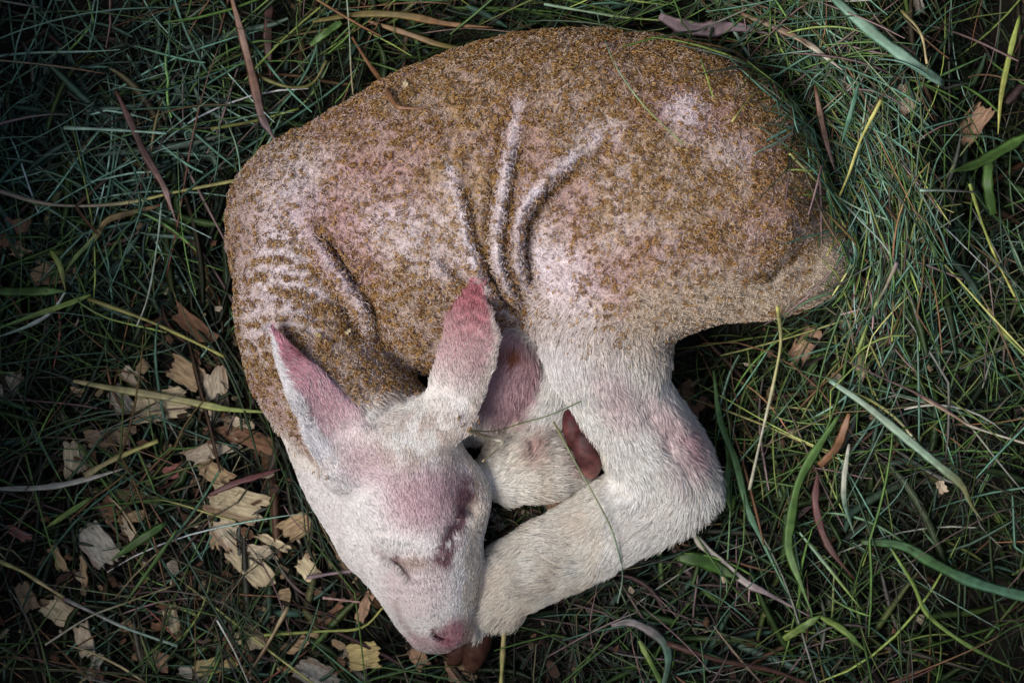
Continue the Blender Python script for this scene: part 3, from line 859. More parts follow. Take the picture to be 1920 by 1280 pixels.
def strands(name, kind_label, n, area, Lr, Wr, zoff, K=8, curv=.9, kink=.25, dens=None, seed=0, drape=False, ang_sd=1.0, bright=1.0, flat=.5, weights=None, thick=.55):
    r = np.random.default_rng(seed)
    x = r.uniform(area[0], area[2], n); y = r.uniform(area[1], area[3], n)
    if dens is not None:
        kk = r.random(n) < dens(x, y)
        x, y = x[kk], y[kk]; n = len(x)
    L = np.exp(r.uniform(math.log(Lr[0]), math.log(Lr[1]), n))
    W = np.exp(r.uniform(math.log(Wr[0]), math.log(Wr[1]), n))
    # direction field
    th = r.uniform(0, math.pi, n)
    cx, cy = 1050, 380
    arc = np.arctan2(-(y - cy) / 1.0, (x - cx)) + math.pi / 2
    wr = np.exp(-((x - 1640) / 150) ** 2 - ((y - 380) / 260) ** 2) * 1.2
    wl = np.exp(-((x - (470 + (y - 700) * .5)) / 55) ** 2) * ((y > 560) & (y < 1120)) * 1.0
    wt = np.exp(-((y - 20) / 60) ** 2) * ((x > 650) & (x < 1300)) * .8
    sd = ang_sd
    def pull(th, target, wgt):
        use = r.random(n) < np.clip(wgt, 0, .85)
        return np.where(use, target + r.normal(0, .35, n), th)
    th = pull(th, arc + .25, wr); th = pull(th, np.full(n, math.radians(-63)), wl); th = pull(th, np.full(n, .1), wt)
    c0 = r.normal(0, curv, n) / L; c1 = r.normal(0, curv, n) / L
    kp = r.integers(2, K - 2, n); kv = np.where(r.random(n) < kink, r.normal(0, .6, n), 0)
    X = np.zeros((n, K)); Y = np.zeros((n, K))
    a = th.copy()
    X[:, 0] = (x - 960) - np.cos(th) * L / 2; Y[:, 0] = (640 - y) - np.sin(th) * L / 2
    for k in range(1, K):
        s = k / (K - 1)
        a = a + (c0 + (c1 - c0) * s) * L / (K - 1) + np.where(kp == k, kv, 0)
        X[:, k] = X[:, k - 1] + np.cos(a) * L / (K - 1); Y[:, k] = Y[:, k - 1] + np.sin(a) * L / (K - 1)
    e = look(ERO, X, Y) > 0
    if drape:
        ok = e.sum(1) <= 5
    else:
        ok = ~e.any(1)
    X, Y, L, W, x, y = X[ok], Y[ok], L[ok], W[ok], x[ok], y[ok]; n = len(L)
    zo = r.uniform(zoff[0], zoff[1], n) 
    s = np.linspace(-1, 1, K)[None, :]
    g_ = bank(X, Y)
    Z = .45 * g_ + .55 * g_.mean(1, keepdims=True) + zo[:, None] + r.normal(0, .07, (n, 1)) * L[:, None] * s + (r.normal(0, .03, (n, 1)) * L[:, None]) * (1 - s * s)
    Z = np.maximum(Z, g_ - 30)
    tp = look(TOPD, X, Y)
    if drape:
        tps = tp.copy()
        for _ in range(2):
            tps[:, 1:-1] = np.maximum(tps[:, 1:-1], (tps[:, :-2] + tps[:, 2:]) / 2)
        Z = np.where(tps > 0, np.maximum(Z, tps + 9 + .2 * zo[:, None]), Z)
    else:
        Z = np.where(tp > 0, np.minimum(Z, 45), Z)
    # sheet position stays above the same ground point whatever the height
    C = np.stack([X, Y, Z], -1)
    T = np.gradient(C, axis=1); T /= np.linalg.norm(T, axis=2, keepdims=True) + 1e-9
    roll = r.uniform(-1, 1, (n, 1)) * (1 - flat) * 1.4 + r.normal(0, .5, (n, 1)) * s
    S = np.stack([-T[..., 1], T[..., 0], 0 * T[..., 0]], -1); S /= np.linalg.norm(S, axis=2, keepdims=True) + 1e-9
    Up = np.cross(T, S)
    S2 = S * np.cos(roll)[..., None] + Up * np.sin(roll)[..., None]; U2 = np.cross(T, S2)
    tap = np.clip(np.minimum(1.0, .35 + 2.2 * (1 - (s + 1) / 2)), 0, 1) * np.clip(.55 + 3 * (s + 1) / 2, 0, 1)
    w_ = (W[:, None] * tap / 2)[..., None]
    ring = np.stack([C + S2 * w_ - U2 * w_ * thick * .3, C - S2 * w_ - U2 * w_ * thick * .3, C + U2 * w_ * thick], 2)   # n,K,3,3
    Vv = ring.reshape(-1, 3)
    base = (np.arange(n)[:, None, None] * K + np.arange(K - 1)[None, :, None]) * 3
    j = np.arange(3)[None, None, :]; j2 = (j + 1) % 3
    F = np.stack([base + j, base + j2, base + 3 + j2, base + 3 + j], -1).reshape(-1, 4)
    wt_ = region_weights(x, y) if weights is None else weights(x, y)
    cw = np.cumsum(wt_, 1); cw /= cw[:, -1:]
    ci = (r.random(n)[:, None] > cw).sum(1); cj = (r.random(n)[:, None] > cw).sum(1)
    A = PV[ci] * np.exp(r.normal(-.12, .55, (n, 1))) * bright; B = (PV[ci] * .6 + PV[cj] * .4) * r.uniform(.6, 1.3, (n, 1)) * bright
    u_ = ((s + 1) / 2)[..., None]
    tint = (A[:, None, :] * (1 - u_) + B[:, None, :] * u_)
    tint = np.repeat(tint[:, :, None, :], 3, 2).reshape(-1, 3)
    o = mesh_obj(name, Vv, F, M_strand, None, True, np.clip(tint, .004, .8))
    tag(o, kind_label, 'grass', kind='stuff')
    return n

def d_main(x, y):
    d = np.full(x.shape, 0.9)
    ll = np.exp(-((x - 300) / 260) ** 2 - ((y - 900) / 260) ** 2)
    d = d - .45 * ll
    d = d - .6 * np.exp(-((x + 0) / 200) ** 2 - ((y + 0) / 130) ** 2)
    d = d - .45 * np.exp(-((x - 520) / 110) ** 2 - ((y - 130) / 120) ** 2)
    d = d - .45 * np.exp(-((x - 1920) / 120) ** 2 - ((y - 0) / 300) ** 2) - .4 * np.exp(-((x - 1900) / 150) ** 2 - ((y - 1200) / 150) ** 2) - .4 * np.exp(-((x - 0) / 150) ** 2 - ((y - 1250) / 150) ** 2)
    d = d * (1 - .55 * smooth01(.85, 1.35, np.hypot((x - 960) / 960, (y - 640) / 640)))
    return np.clip(d, .08, 1)
AR = (-160, -140, 2080, 1420)
nt_ = 0
def d_top(x, y):
    c = fbm(x / 120, y / 120, 0 * x, 61, 2)
    return np.clip(d_main(x, y) * smooth01(.30, .62, c) * 1.5 + .12, 0, 1)
nt_ += strands('grass', 'fine green and brown grass matted on the ground round the lamb', 14500, AR, (60, 260), (2.0, 4.6), (-30, 14), seed=1, dens=d_main, bright=.42)
nt_ += strands('dry_grass', 'tangle of teal, mauve and straw coloured dry grass on top of the mat', 4300, AR, (90, 460), (2.0, 6.5), (2, 50), seed=2, dens=d_top, curv=.7, bright=1.8)
nt_ += strands('broad_grass', 'broader flattened grass leaves inside the mat', 2300, AR, (80, 300), (7, 19), (-28, 22), seed=3, dens=d_main, K=8, bright=.6, flat=.75, thick=.22)
def d_edge(x, y):
    return np.clip(np.exp(-((x - (1500 + np.clip(y - 100, 0, 330) * .36)) / 70) ** 2 - ((y - 300) / 230) ** 2) + .7 * np.exp(-((x - 1480) / 90) ** 2 - ((y - 110) / 90) ** 2) + .25 * np.exp(-((x - 1250) / 250) ** 2 - ((y - 20) / 30) ** 2), 0, 1)
nt_ += strands('hay', 'green and bleached hay drawn up over the rump and back of the lamb', 7000, (1100, -60, 1800, 720), (90, 330), (2.2, 5.5), (14, 110), seed=4, dens=d_edge, drape=True, bright=1.75, curv=.6)
def d_chk(x, y):
    return np.clip(np.exp(-((x - (505 + (y - 700) * .5)) / 45) ** 2) * ((y > 700) & (y < 1080)), 0, 1)
nt_ += strands('green_grass', 'dark green grass pressed along the cheek and neck of the lamb', 2600, (380, 640, 760, 1120), (90, 240), (2.0, 4.0), (-10, 40), seed=5, dens=d_chk, bright=.7, curv=.4)
nt_ += strands('short_grass', 'short flattened grass in the gap between the folded legs', 900, (890, 925, 1130, 1020), (22, 70), (2, 4.5), (-20, 30), seed=8, bright=.8, K=8, weights=lambda x, y: np.tile(np.array([.3,.1,.5,.3,.1,.4,.4,.3,.5,.3,.1]), (len(x), 1)))
def d_out(x, y):
    return ((x < -120) | (x > 2040) | (y < -100) | (y > 1380)) * 1.0
nt_ += strands('outer_grass', 'sparser grass beyond the nest', 7000, (-1100, -1100, 3000, 2400), (120, 420), (4, 10), (-20, 40), seed=6, dens=d_out, K=6, bright=.8)
print('strands', nt_)

# ring of tall grass added out of view to shade the corners
def corner_shade_grass(n=9500, K=6):
    r = np.random.default_rng(11)
    ang = r.uniform(0, 2 * math.pi, n); R_ = 1.0 + .8 * r.random(n) ** 1.4
    ex, ey = 1110, 800
    X0_, Y0_ = np.cos(ang) * ex * R_, np.sin(ang) * ey * R_
    ok = (np.abs(X0_) > 1040) | (np.abs(Y0_) > 730)
    X0_, Y0_ = X0_[ok], Y0_[ok]; n = len(X0_)
    H = r.uniform(350, 1350, n)
    lx = -X0_ * r.uniform(-.12, .16, n) * H / 1000 + r.normal(0, 30, n); ly = -Y0_ * r.uniform(-.12, .16, n) * H / 1000 + r.normal(0, 30, n)
    s = np.linspace(0, 1, K)[None, :]
    C = np.stack([X0_[:, None] + lx[:, None] * s ** 2, Y0_[:, None] + ly[:, None] * s ** 2, bank(X0_, Y0_)[:, None] - 30 + H[:, None] * s], -1)
    T = np.gradient(C, axis=1); T /= np.linalg.norm(T, axis=2, keepdims=True)
    a = r.uniform(0, 2 * math.pi, n)
    S = np.stack([np.cos(a), np.sin(a), 0 * a], -1)[:, None, :] + 0 * T
    Nn = np.cross(T, S)
    w_ = (r.uniform(9, 22, n)[:, None] * (1.02 - s ** 1.5) / 2)[..., None]
    ring = np.stack([C + S * w_, C - S * w_, C + Nn * w_ * .3], 2)
    base = (np.arange(n)[:, None, None] * K + np.arange(K - 1)[None, :, None]) * 3
    j = np.arange(3)[None, None, :]; j2 = (j + 1) % 3
    F = np.stack([base + j, base + j2, base + 3 + j2, base + 3 + j], -1).reshape(-1, 4)
    ci = r.choice([2, 0, 8, 3], n, p=[.45, .2, .25, .1])
    tint = np.repeat(PV[ci] * r.uniform(.6, 1.3, (n, 1)), K * 3, 0)
    o = mesh_obj('corner_shade_grass', ring.reshape(-1, 3), F, M_strand, None, True, tint)
    tag(o, 'added ring of tall grass out of view, shading the corners round the lamb', 'grass', kind='stuff')
corner_shade_grass()

# ------------------------------------------------------------------ single blades and stalks
C_ = {
    'teal': (0.08, 0.19, 0.12), 'pteal': (0.26, 0.40, 0.31), 'green': (0.10, 0.19, 0.05), 'dgreen': (0.045, 0.10, 0.02), 'lime': (0.26, 0.36, 0.08),
    'yel': (0.48, 0.46, 0.14), 'straw': (0.46, 0.36, 0.20), 'brown': (0.24, 0.12, 0.06), 'dbrown': (0.085, 0.04, 0.03), 'mauve': (0.26, 0.19, 0.21), 'pale': (0.48, 0.46, 0.38),
    'maroon': (0.15, 0.06, 0.06), 'white': (0.60, 0.62, 0.58), 'pink': (0.38, 0.24, 0.21), 'olive': (0.17, 0.16, 0.05),
}
def rest_z(x, y):
    """what a blade lies on: the mat or the lamb"""
    X = np.asarray(x, float) - 960; Y = 640 - np.asarray(y, float)
    MATZ = 34 + 48 * np.exp(-((np.asarray(x, float) - 1600) / 200) ** 2 - ((np.asarray(y, float) - 230) / 330) ** 2) + 25 * np.exp(-((np.asarray(x, float) - 1350) / 200) ** 2 - ((np.asarray(y, float) - 20) / 80) ** 2)
    z = bank(X, Y) + MATZ
    for _ in range(2):
        s = 1 - z / HC
        t_ = look(TOPD, X * s, Y * s)
        z = np.maximum(bank(X * s, Y * s) + MATZ, np.where(t_ > 0, t_ + 10, 0))
    return z

def blade(name, cat, label, pts, w, c0, c1, shape='leaf', lift=0, roll=0.0, tipw=.12, curl=0.0, under=False):
    q = catmull(np.array(pts, float), 5)
    n = len(q)
    z = rest_z(q[:, 0], q[:, 1]) if not under else bank(q[:, 0] - 960, 640 - q[:, 1]) + 26
    for _ in range(6):     # stiff: never dips sharply, only bridges upward
        z[1:-1] = np.maximum(z[1:-1], (z[:-2] + z[2:]) / 2 - 1.0)
    for _ in range(3):
        z[1:-1] = (z[:-2] + 2 * z[1:-1] + z[2:]) / 4
    s = np.linspace(0, 1, n)
    z = z + 7 + lift + 3.0 * np.sin(s * 9 + len(label)) 
    C = np.array([P(q[i, 0], q[i, 1], z[i]) for i in range(n)])
    T = np.gradient(C, axis=0); T /= np.linalg.norm(T, axis=1, keepdims=True)
    S = np.stack([-T[:, 1], T[:, 0], 0 * s], -1); S /= np.linalg.norm(S, axis=1, keepdims=True)
    Up = np.cross(T, S)
    rr = roll + 0.35 * np.sin(s * 5 + w)
    S2 = S * np.cos(rr)[:, None] + Up * np.sin(rr)[:, None]; U2 = np.cross(T, S2)
    if shape == 'leaf':
        prof = np.minimum(1, .45 + 2.5 * s) * np.minimum(1, tipw + 2.6 * (1 - s))
        wob = 1 + .10 * np.sin(s * 23 + w * 3) + .16 * (vnoise(s * 30, 0 * s + w, 0 * s, 8) - .5)
        hw = (w * .84 / 2 * prof * wob)[:, None]
        # cross-section: shallow V with real thickness, 8 points
        sec = [(1, .22), (.5, .03), (0, -.14), (-.5, .03), (-1, .22), (-.5, .20), (0, .06), (.5, .20)]
        th = 1.4
        ring = np.stack([C + S2 * hw * a + U2 * (hw * (b_ if k < 5 else b_) * (1 + curl) + (0 if k < 5 else th)) for k, (a, b_) in enumerate(sec)], 1)
    else:
        prof = np.clip(.85 + .15 * np.sin(s * 14), 0, 1) * (1 - .25 * s)
        hw = (w / 2 * prof)[:, None]
        ring = np.stack([C + S2 * hw * math.cos(a) + U2 * hw * math.sin(a) * .8 for a in np.linspace(0, 2 * math.pi, 8, endpoint=False)], 1)
    k = ring.shape[1]
    Vv = ring.reshape(-1, 3)
    base = (np.arange(n - 1)[:, None]) * k; j = np.arange(k)[None, :]; j2 = (j + 1) % k
    F = np.stack([base + j, base + k + j, base + k + j2, base + j2], -1).reshape(-1, 4)
    cap = [np.arange(k)[None, :], (np.arange(k)[::-1] + (n - 1) * k)[None, :]]
    ca, cb = np.array(C_[c0]), np.array(C_[c1])
    u_ = np.clip(s + .15 * np.sin(s * 11), 0, 1)[:, None]
    tint = ca * (1 - u_) + cb * u_
    rib = 1 + .42 * np.cos(np.arange(k) * 2.4)[None, :, None]
    nzs = (.8 + .4 * vnoise(s * 14, 0 * s + w, 0 * s, 3))[:, None, None]
    tint = np.clip(tint[:, None, :] * rib * nzs, 0, .9).reshape(-1, 3)
    loc = C[n // 2]
    o = mesh_obj(name, Vv, [F] + cap, M_blade, None, True, tint, loc=loc)
    tag(o, label, cat)
    return o

B = lambda *a, **k: blade('grass_blade', 'grass blade', *a, **k)
S_ = lambda *a, **k: blade('straw_stalk', 'stalk', *a, shape='stem', **k)
D = lambda *a, **k: blade('dry_leaf', 'dry leaf', *a, **k)
D('long brown dry leaf hanging to the lamb shoulder from the top edge', [(430, -20), (455, 70), (475, 150), (490, 215), (503, 242), (518, 266)], 20, 'brown', 'mauve', lift=18)
D('narrow brown leaf with pale split end on teal grass left of the back', [(216, 168), (245, 230), (272, 290), (305, 345), (318, 380), (331, 418)], 16, 'dbrown', 'pink', lift=14)
S_('long pale stalk running from the left picture edge almost to the lamb shoulder', [(-20, 352), (75, 380), (160, 386), (250, 378), (330, 360), (455, 336)], 9, 'mauve', 'yel', lift=12, under=True)
D('small curved brown leaf lying over the upper back of the lamb', [(660, 70), (690, 118), (714, 150), (727, 172), (742, 197), (762, 203), (812, 202)], 11, 'brown', 'brown', lift=3)
S_('straight pale teal stalk in the upper left grass tangle', [(120, 240), (200, 243), (312, 250)], 8, 'paleteal' if False else 'pteal', 'pteal', lift=20)
S_('yellow green stalk pointing at the shoulder above the long pale stalk', [(395, 242), (480, 226), (560, 204)], 7, 'olive', 'lime', lift=6)
S_('bright yellow green stalk lying left of the nape', [(165, 560), (275, 600), (350, 634), (420, 668)], 8.5, 'olive', 'yel', lift=16)
B('long green leaf with a bleached half crossing the pale chips under the neck', [(138, 714), (210, 728), (310, 744), (400, 762), (440, 768), (530, 774)], 17, 'straw', 'lime', lift=8, under=True)
B('wide dark green leaf entering from the left picture edge at mid height', [(-20, 547), (60, 547), (125, 545)], 22, 'dgreen', 'green', lift=8)
D('leaf turning from brown to green above the big tan chip', [(302, 385), (240, 400), (200, 414), (178, 445), (142, 482), (115, 522)], 15, 'brown', 'green', lift=10)
B('green leaf sloping down to the left picture edge', [(170, 553), (120, 572), (60, 592), (-20, 622)], 13, 'lime', 'green', lift=10)
B('bleached white leaf edge beside the green leaf at the left picture edge', [(122, 548), (96, 585), (50, 612), (-10, 634)], 9, 'white', 'pteal', lift=13)
B('short yellow green folded leaf standing over the big tan chip', [(94, 468), (112, 498), (123, 545)], 14, 'lime', 'olive', lift=20)
S_('thin pale stem curving down from the split brown leaf', [(303, 380), (297, 440), (285, 520), (273, 570), (256, 612)], 4.5, 'pteal', 'pale', lift=22)
B('flat pale leaf lying at the left picture edge above the ridged chip', [(-20, 916), (60, 915), (115, 909), (175, 895), (232, 878)], 14, 'pale', 'pale', lift=6)
S_('thick straw coloured stalk beside the cream chip with a brown side', [(158, 892), (215, 860), (296, 826)], 13, 'straw', 'yel', lift=8)
S_('olive stalk entering the lower left and sloping down', [(-20, 1044), (40, 1070), (80, 1095), (120, 1120)], 9, 'yel', 'straw', lift=10)
S_('grey mauve stalk end continuing the olive stalk in the lower left', [(120, 1122), (175, 1148), (240, 1178), (332, 1210)], 8, 'mauve', 'pteal', lift=8)
B('bright green leaf tip above the ridged pale chip', [(172, 932), (122, 965), (82, 992)], 13, 'green', 'lime', lift=12)
B('broad dark green leaf beside the ridged pale chip', [(312, 980), (262, 1012), (208, 1050)], 20, 'dgreen', 'green', lift=12)
B('narrow green stem like leaf pointing down in the lower left', [(332, 992), (292, 1050), (260, 1095), (230, 1136)], 9, 'green', 'dgreen', lift=16)
S_('thin pale stem crossing the lower left corner grass', [(85, 1208), (165, 1157), (232, 1131), (322, 1098)], 4.5, 'pale', 'olive', lift=16)
S_('thin white stem near the bottom edge left of the muzzle', [(407, 1162), (440, 1222), (470, 1290)], 4, 'white', 'pale', lift=20)
S_('straw brown stalk beside the two toned chip at the bottom', [(540, 1138), (500, 1210), (462, 1270)], 9, 'straw', 'dbrown', lift=10)
S_('yellow bent stem just left of the muzzle', [(495, 1190), (600, 1183), (678, 1176), (720, 1136)], 6, 'lime', 'yel', lift=4, under=True)
S_('thick yellow straw standing out below the fetlock', [(946, 1166), (943, 1220), (939, 1290)], 13, 'straw', 'yel', lift=-4, under=True)
B('teal leaf with a purple cut end that bends down at the bottom centre', [(1146, 1172), (1180, 1166), (1215, 1180), (1243, 1203), (1253, 1235), (1243, 1290)], 20, 'mauve', 'teal', lift=12, tipw=.5)
B('pale lime leaf beside the bent teal leaf at the bottom', [(1198, 1200), (1215, 1232), (1245, 1290)], 13, 'lime', 'green', lift=8, tipw=.8)
S_('dark brown stem running out at the bottom right of centre', [(1250, 1205), (1340, 1235), (1450, 1257), (1530, 1288)], 13, 'dbrown', 'dbrown', lift=6)
B('bleached stalk sheath starting under the hock and turning purple', [(1296, 992), (1312, 1016), (1350, 1050), (1400, 1092), (1435, 1110), (1522, 1157)], 18, 'pale', 'mauve', lift=6, curl=1.5, under=True)
B('wide dull green leaf under the bleached sheath below the hock', [(1270, 1045), (1320, 1052), (1385, 1085)], 34, 'dgreen', 'dgreen', lift=0)
S_('smooth pale yellow stem right of the shank', [(1458, 575), (1464, 640), (1450, 720), (1428, 815), (1405, 918)], 8.5, 'yel', 'pale', lift=24)
B('long wide green leaf curving down right of the hock', [(1572, 780), (1532, 840), (1497, 905), (1482, 980), (1479, 1030), (1500, 1090), (1524, 1152)], 22, 'green', 'green', lift=22)
B('twisted green leaf close to the hock', [(1338, 695), (1350, 790), (1378, 862), (1400, 948), (1425, 1005), (1482, 1122)], 16, 'green', 'teal', lift=14)
B('second green leaf touching the hock fur', [(1360, 800), (1366, 862), (1362, 920), (1370, 958)], 16, 'green', 'green', lift=8)
B('long bleached teal leaf sloping down at the right', [(1555, 713), (1620, 757), (1700, 822), (1760, 872), (1802, 908), (1820, 945), (1843, 978)], 19, 'pteal', 'olive', lift=26, tipw=.05)
D('flat brown bark strip under the pale teal leaf', [(1592, 775), (1570, 835), (1536, 872)], 20, 'brown', 'brown', lift=6, tipw=.8)
D('purple brown withered leaf right of the long green leaf', [(1532, 890), (1530, 950), (1552, 1020), (1602, 1086)], 18, 'maroon', 'dbrown', lift=6)
B('broad teal green leaf reaching the right picture edge low down', [(1615, 1016), (1690, 1022), (1750, 1055), (1810, 1085), (1870, 1105), (1940, 1122)], 25, 'dgreen', 'teal', lift=16, tipw=.9)
B('folded bright green leaf, left half, near the bottom right', [(1537, 1154), (1500, 1178), (1470, 1197)], 18, 'green', 'lime', lift=24, tipw=.8)
B('folded bright green leaf, right half, near the bottom right', [(1535, 1154), (1580, 1180), (1624, 1220)], 16, 'lime', 'green', lift=20)
B('slim pale green leaf between the wide leaf and the broad teal one', [(1499, 997), (1550, 1060), (1618, 1145)], 8, 'pteal', 'lime', lift=20)
B('slim green leaf running into the lower right corner', [(1672, 1030), (1712, 1095), (1738, 1150), (1800, 1200), (1870, 1238), (1930, 1265)], 10, 'lime', 'green', lift=18)
B('wide bleached teal leaf coming in from the top right edge', [(1550, -15), (1610, 40), (1665, 85), (1720, 125), (1768, 157)], 25, 'teal', 'pteal', lift=20, tipw=.7)
D('crumpled grey dry leaf at the top edge above the rump', [(1236, 30), (1280, 50), (1330, 57), (1380, 52), (1442, 64)], 32, 'mauve', 'mauve', lift=24, curl=1.2)
D('long dry leaf with a pale middle above the rump', [(1390, 26), (1460, 55), (1510, 80), (1545, 105), (1580, 132)], 15, 'brown', 'pale', lift=30)
S_('yellow stem leaning over the edge of the rump', [(1652, 188), (1614, 262), (1592, 325), (1572, 372)], 7, 'yel', 'yel', lift=50)
S_('pale bluish stem running along the edge of the rump at the top', [(1376, 58), (1415, 120), (1450, 165), (1502, 220), (1562, 288)], 7, 'pteal', 'teal', lift=30)
S_('pale stem end crossing onto the lamb beside the rump crease', [(1480, 288), (1512, 320), (1545, 352), (1604, 388), (1665, 412)], 5.5, 'yel', 'pteal', lift=14)
S_('bleached stem arching over hay right of the tail end', [(1572, 372), (1620, 420), (1665, 470), (1700, 540), (1722, 600)], 5, 'pteal', 'mauve', lift=24)
S_('long straw green stem along the top edge above the back', [(1020, 8), (1100, 22), (1180, 34), (1300, 42)], 6, 'pteal', 'lime', lift=20)
D('pinkish brown leaf standing at the edge of the back', [(1528, 162), (1540, 225), (1550, 270), (1566, 324)], 13, 'brown', 'pink', lift=40)
B('upright teal leaf next to the pinkish brown one', [(1610, 155), (1594, 215), (1577, 272)], 11, 'teal', 'teal', lift=44)
B('yellow green blade near the right top corner', [(1912, 30), (1895, 95), (1877, 180), (1871, 252)], 13, 'lime', 'yel', lift=20)
B('broad green leaf coming in at the right edge below the orange chip', [(1935, 248), (1880, 280), (1830, 308), (1782, 322)], 24, 'green', 'green', lift=22)
B('broad green leaf hanging down from the one at the right edge', [(1855, 292), (1852, 345), (1862, 402)], 24, 'green', 'dgreen', lift=18, tipw=.8)
S_('thick pale green stem end at the right edge', [(1853, 578), (1880, 622), (1932, 676)], 10, 'yel', 'green', lift=20)
S_('thin yellow green stem right of the rump', [(1818, 345), (1842, 420), (1870, 490), (1903, 556)], 7, 'lime', 'yel', lift=30)
S_('hair thin green stem lying across the back of the lamb', [(1118, 20), (1133, 72), (1157, 128), (1202, 192), (1245, 236), (1282, 270)], 3.2, 'pteal', 'lime', lift=4)
S_('short thin stem pointing at the hip of the lamb', [(1300, 70), (1320, 128), (1337, 182)], 4, 'lime', 'lime', lift=6)
S_('thin bent stem on the rump', [(1372, 228), (1415, 175), (1450, 172)], 3.5, 'yel', 'olive', lift=6)
S_('thin green stem curving over the lower hind leg', [(1038, 790), (1080, 868), (1115, 930), (1145, 988), (1163, 1048), (1167, 1085), (1158, 1130)], 4.2, 'olive', 'pteal', lift=3)
B('short pale stem end beside the right cheek', [(876, 808), (910, 818), (946, 828)], 9, 'straw', 'pale', lift=6, tipw=.8)
S_('pale broken straw between cheek and folded leg', [(947, 826), (928, 845), (905, 864)], 6, 'pale', 'straw', lift=8)
S_('fine dark stem draped over the folded front legs', [(880, 806), (925, 808), (975, 794), (1030, 778), (1090, 752)], 3, 'olive', 'green', lift=5)
D('maroon pointed leaf lying across the pale chips', [(392, 928), (440, 906), (482, 893), (528, 878)], 15, 'maroon', 'maroon', lift=26)
S_('pale green stalk with a mauve end right of the rump', [(1682, 492), (1660, 540), (1638, 580), (1608, 660)], 9, 'mauve', 'lime', lift=40)
S_('bleached horizontal stem far right of the rump', [(1725, 357), (1780, 357), (1835, 361)], 6, 'pteal', 'mauve', lift=50)
B('withered pale green leaf upright in the right hand grass', [(1592, 832), (1583, 895), (1584, 945), (1602, 1002)], 13, 'pale', 'teal', lift=16)
S_('dry straw reaching the right picture edge at mid height', [(1715, 735), (1790, 780), (1830, 802), (1940, 836)], 7, 'brown', 'pale', lift=24)
D('brown strip of dry leaf along the top edge', [(586, 41), (680, 27), (760, 30), (840, 45), (925, 52)], 17, 'olive', 'brown', lift=12)
B('short green leaf at the top edge over dark soil', [(582, 86), (606, 66), (640, 42)], 17, 'green', 'green', lift=16, tipw=.8)
D('dark upright brown leaf in the shadow left of the back', [(506, -10), (502, 70), (508, 150)], 22, 'dbrown', 'dbrown', lift=-16)
S_('olive arched stem above the shoulder', [(480, 142), (540, 163), (585, 157), (612, 114)], 8, 'olive', 'olive', lift=6)
B('dry yellow leaf end beside the olive arch', [(690, 40), (760, 62), (840, 88), (920, 92)], 13, 'brown', 'olive', lift=4)
S_('long thin stem rising from the back of the lamb to the top edge', [(650, -10), (655, 60), (658, 130), (662, 178)], 3.5, 'pteal', 'straw', lift=20)
S_('brown twig lying in the shavings under the grey stalk', [(575, 1082), (640, 1072), (720, 1062)], 9, 'mauve', 'mauve', lift=0, under=True)
S_('pinkish thin stem left of the mouth', [(605, 1120), (640, 1124), (675, 1128)], 6, 'pink', 'pink', lift=12)
S_('dark twig touching the rump of the lamb', [(1505, 388), (1545, 382), (1572, 372)], 7, 'dbrown', 'dbrown', lift=5)
B('curled yellow leaf tip on the lamb rump', [(1550, 480), (1562, 458), (1575, 444), (1592, 436)], 6, 'yel', 'olive', lift=5)
S_('yellow straw with a brown bend near the top right', [(1690, 20), (1726, 62), (1738, 120)], 7, 'olive', 'straw', lift=20)

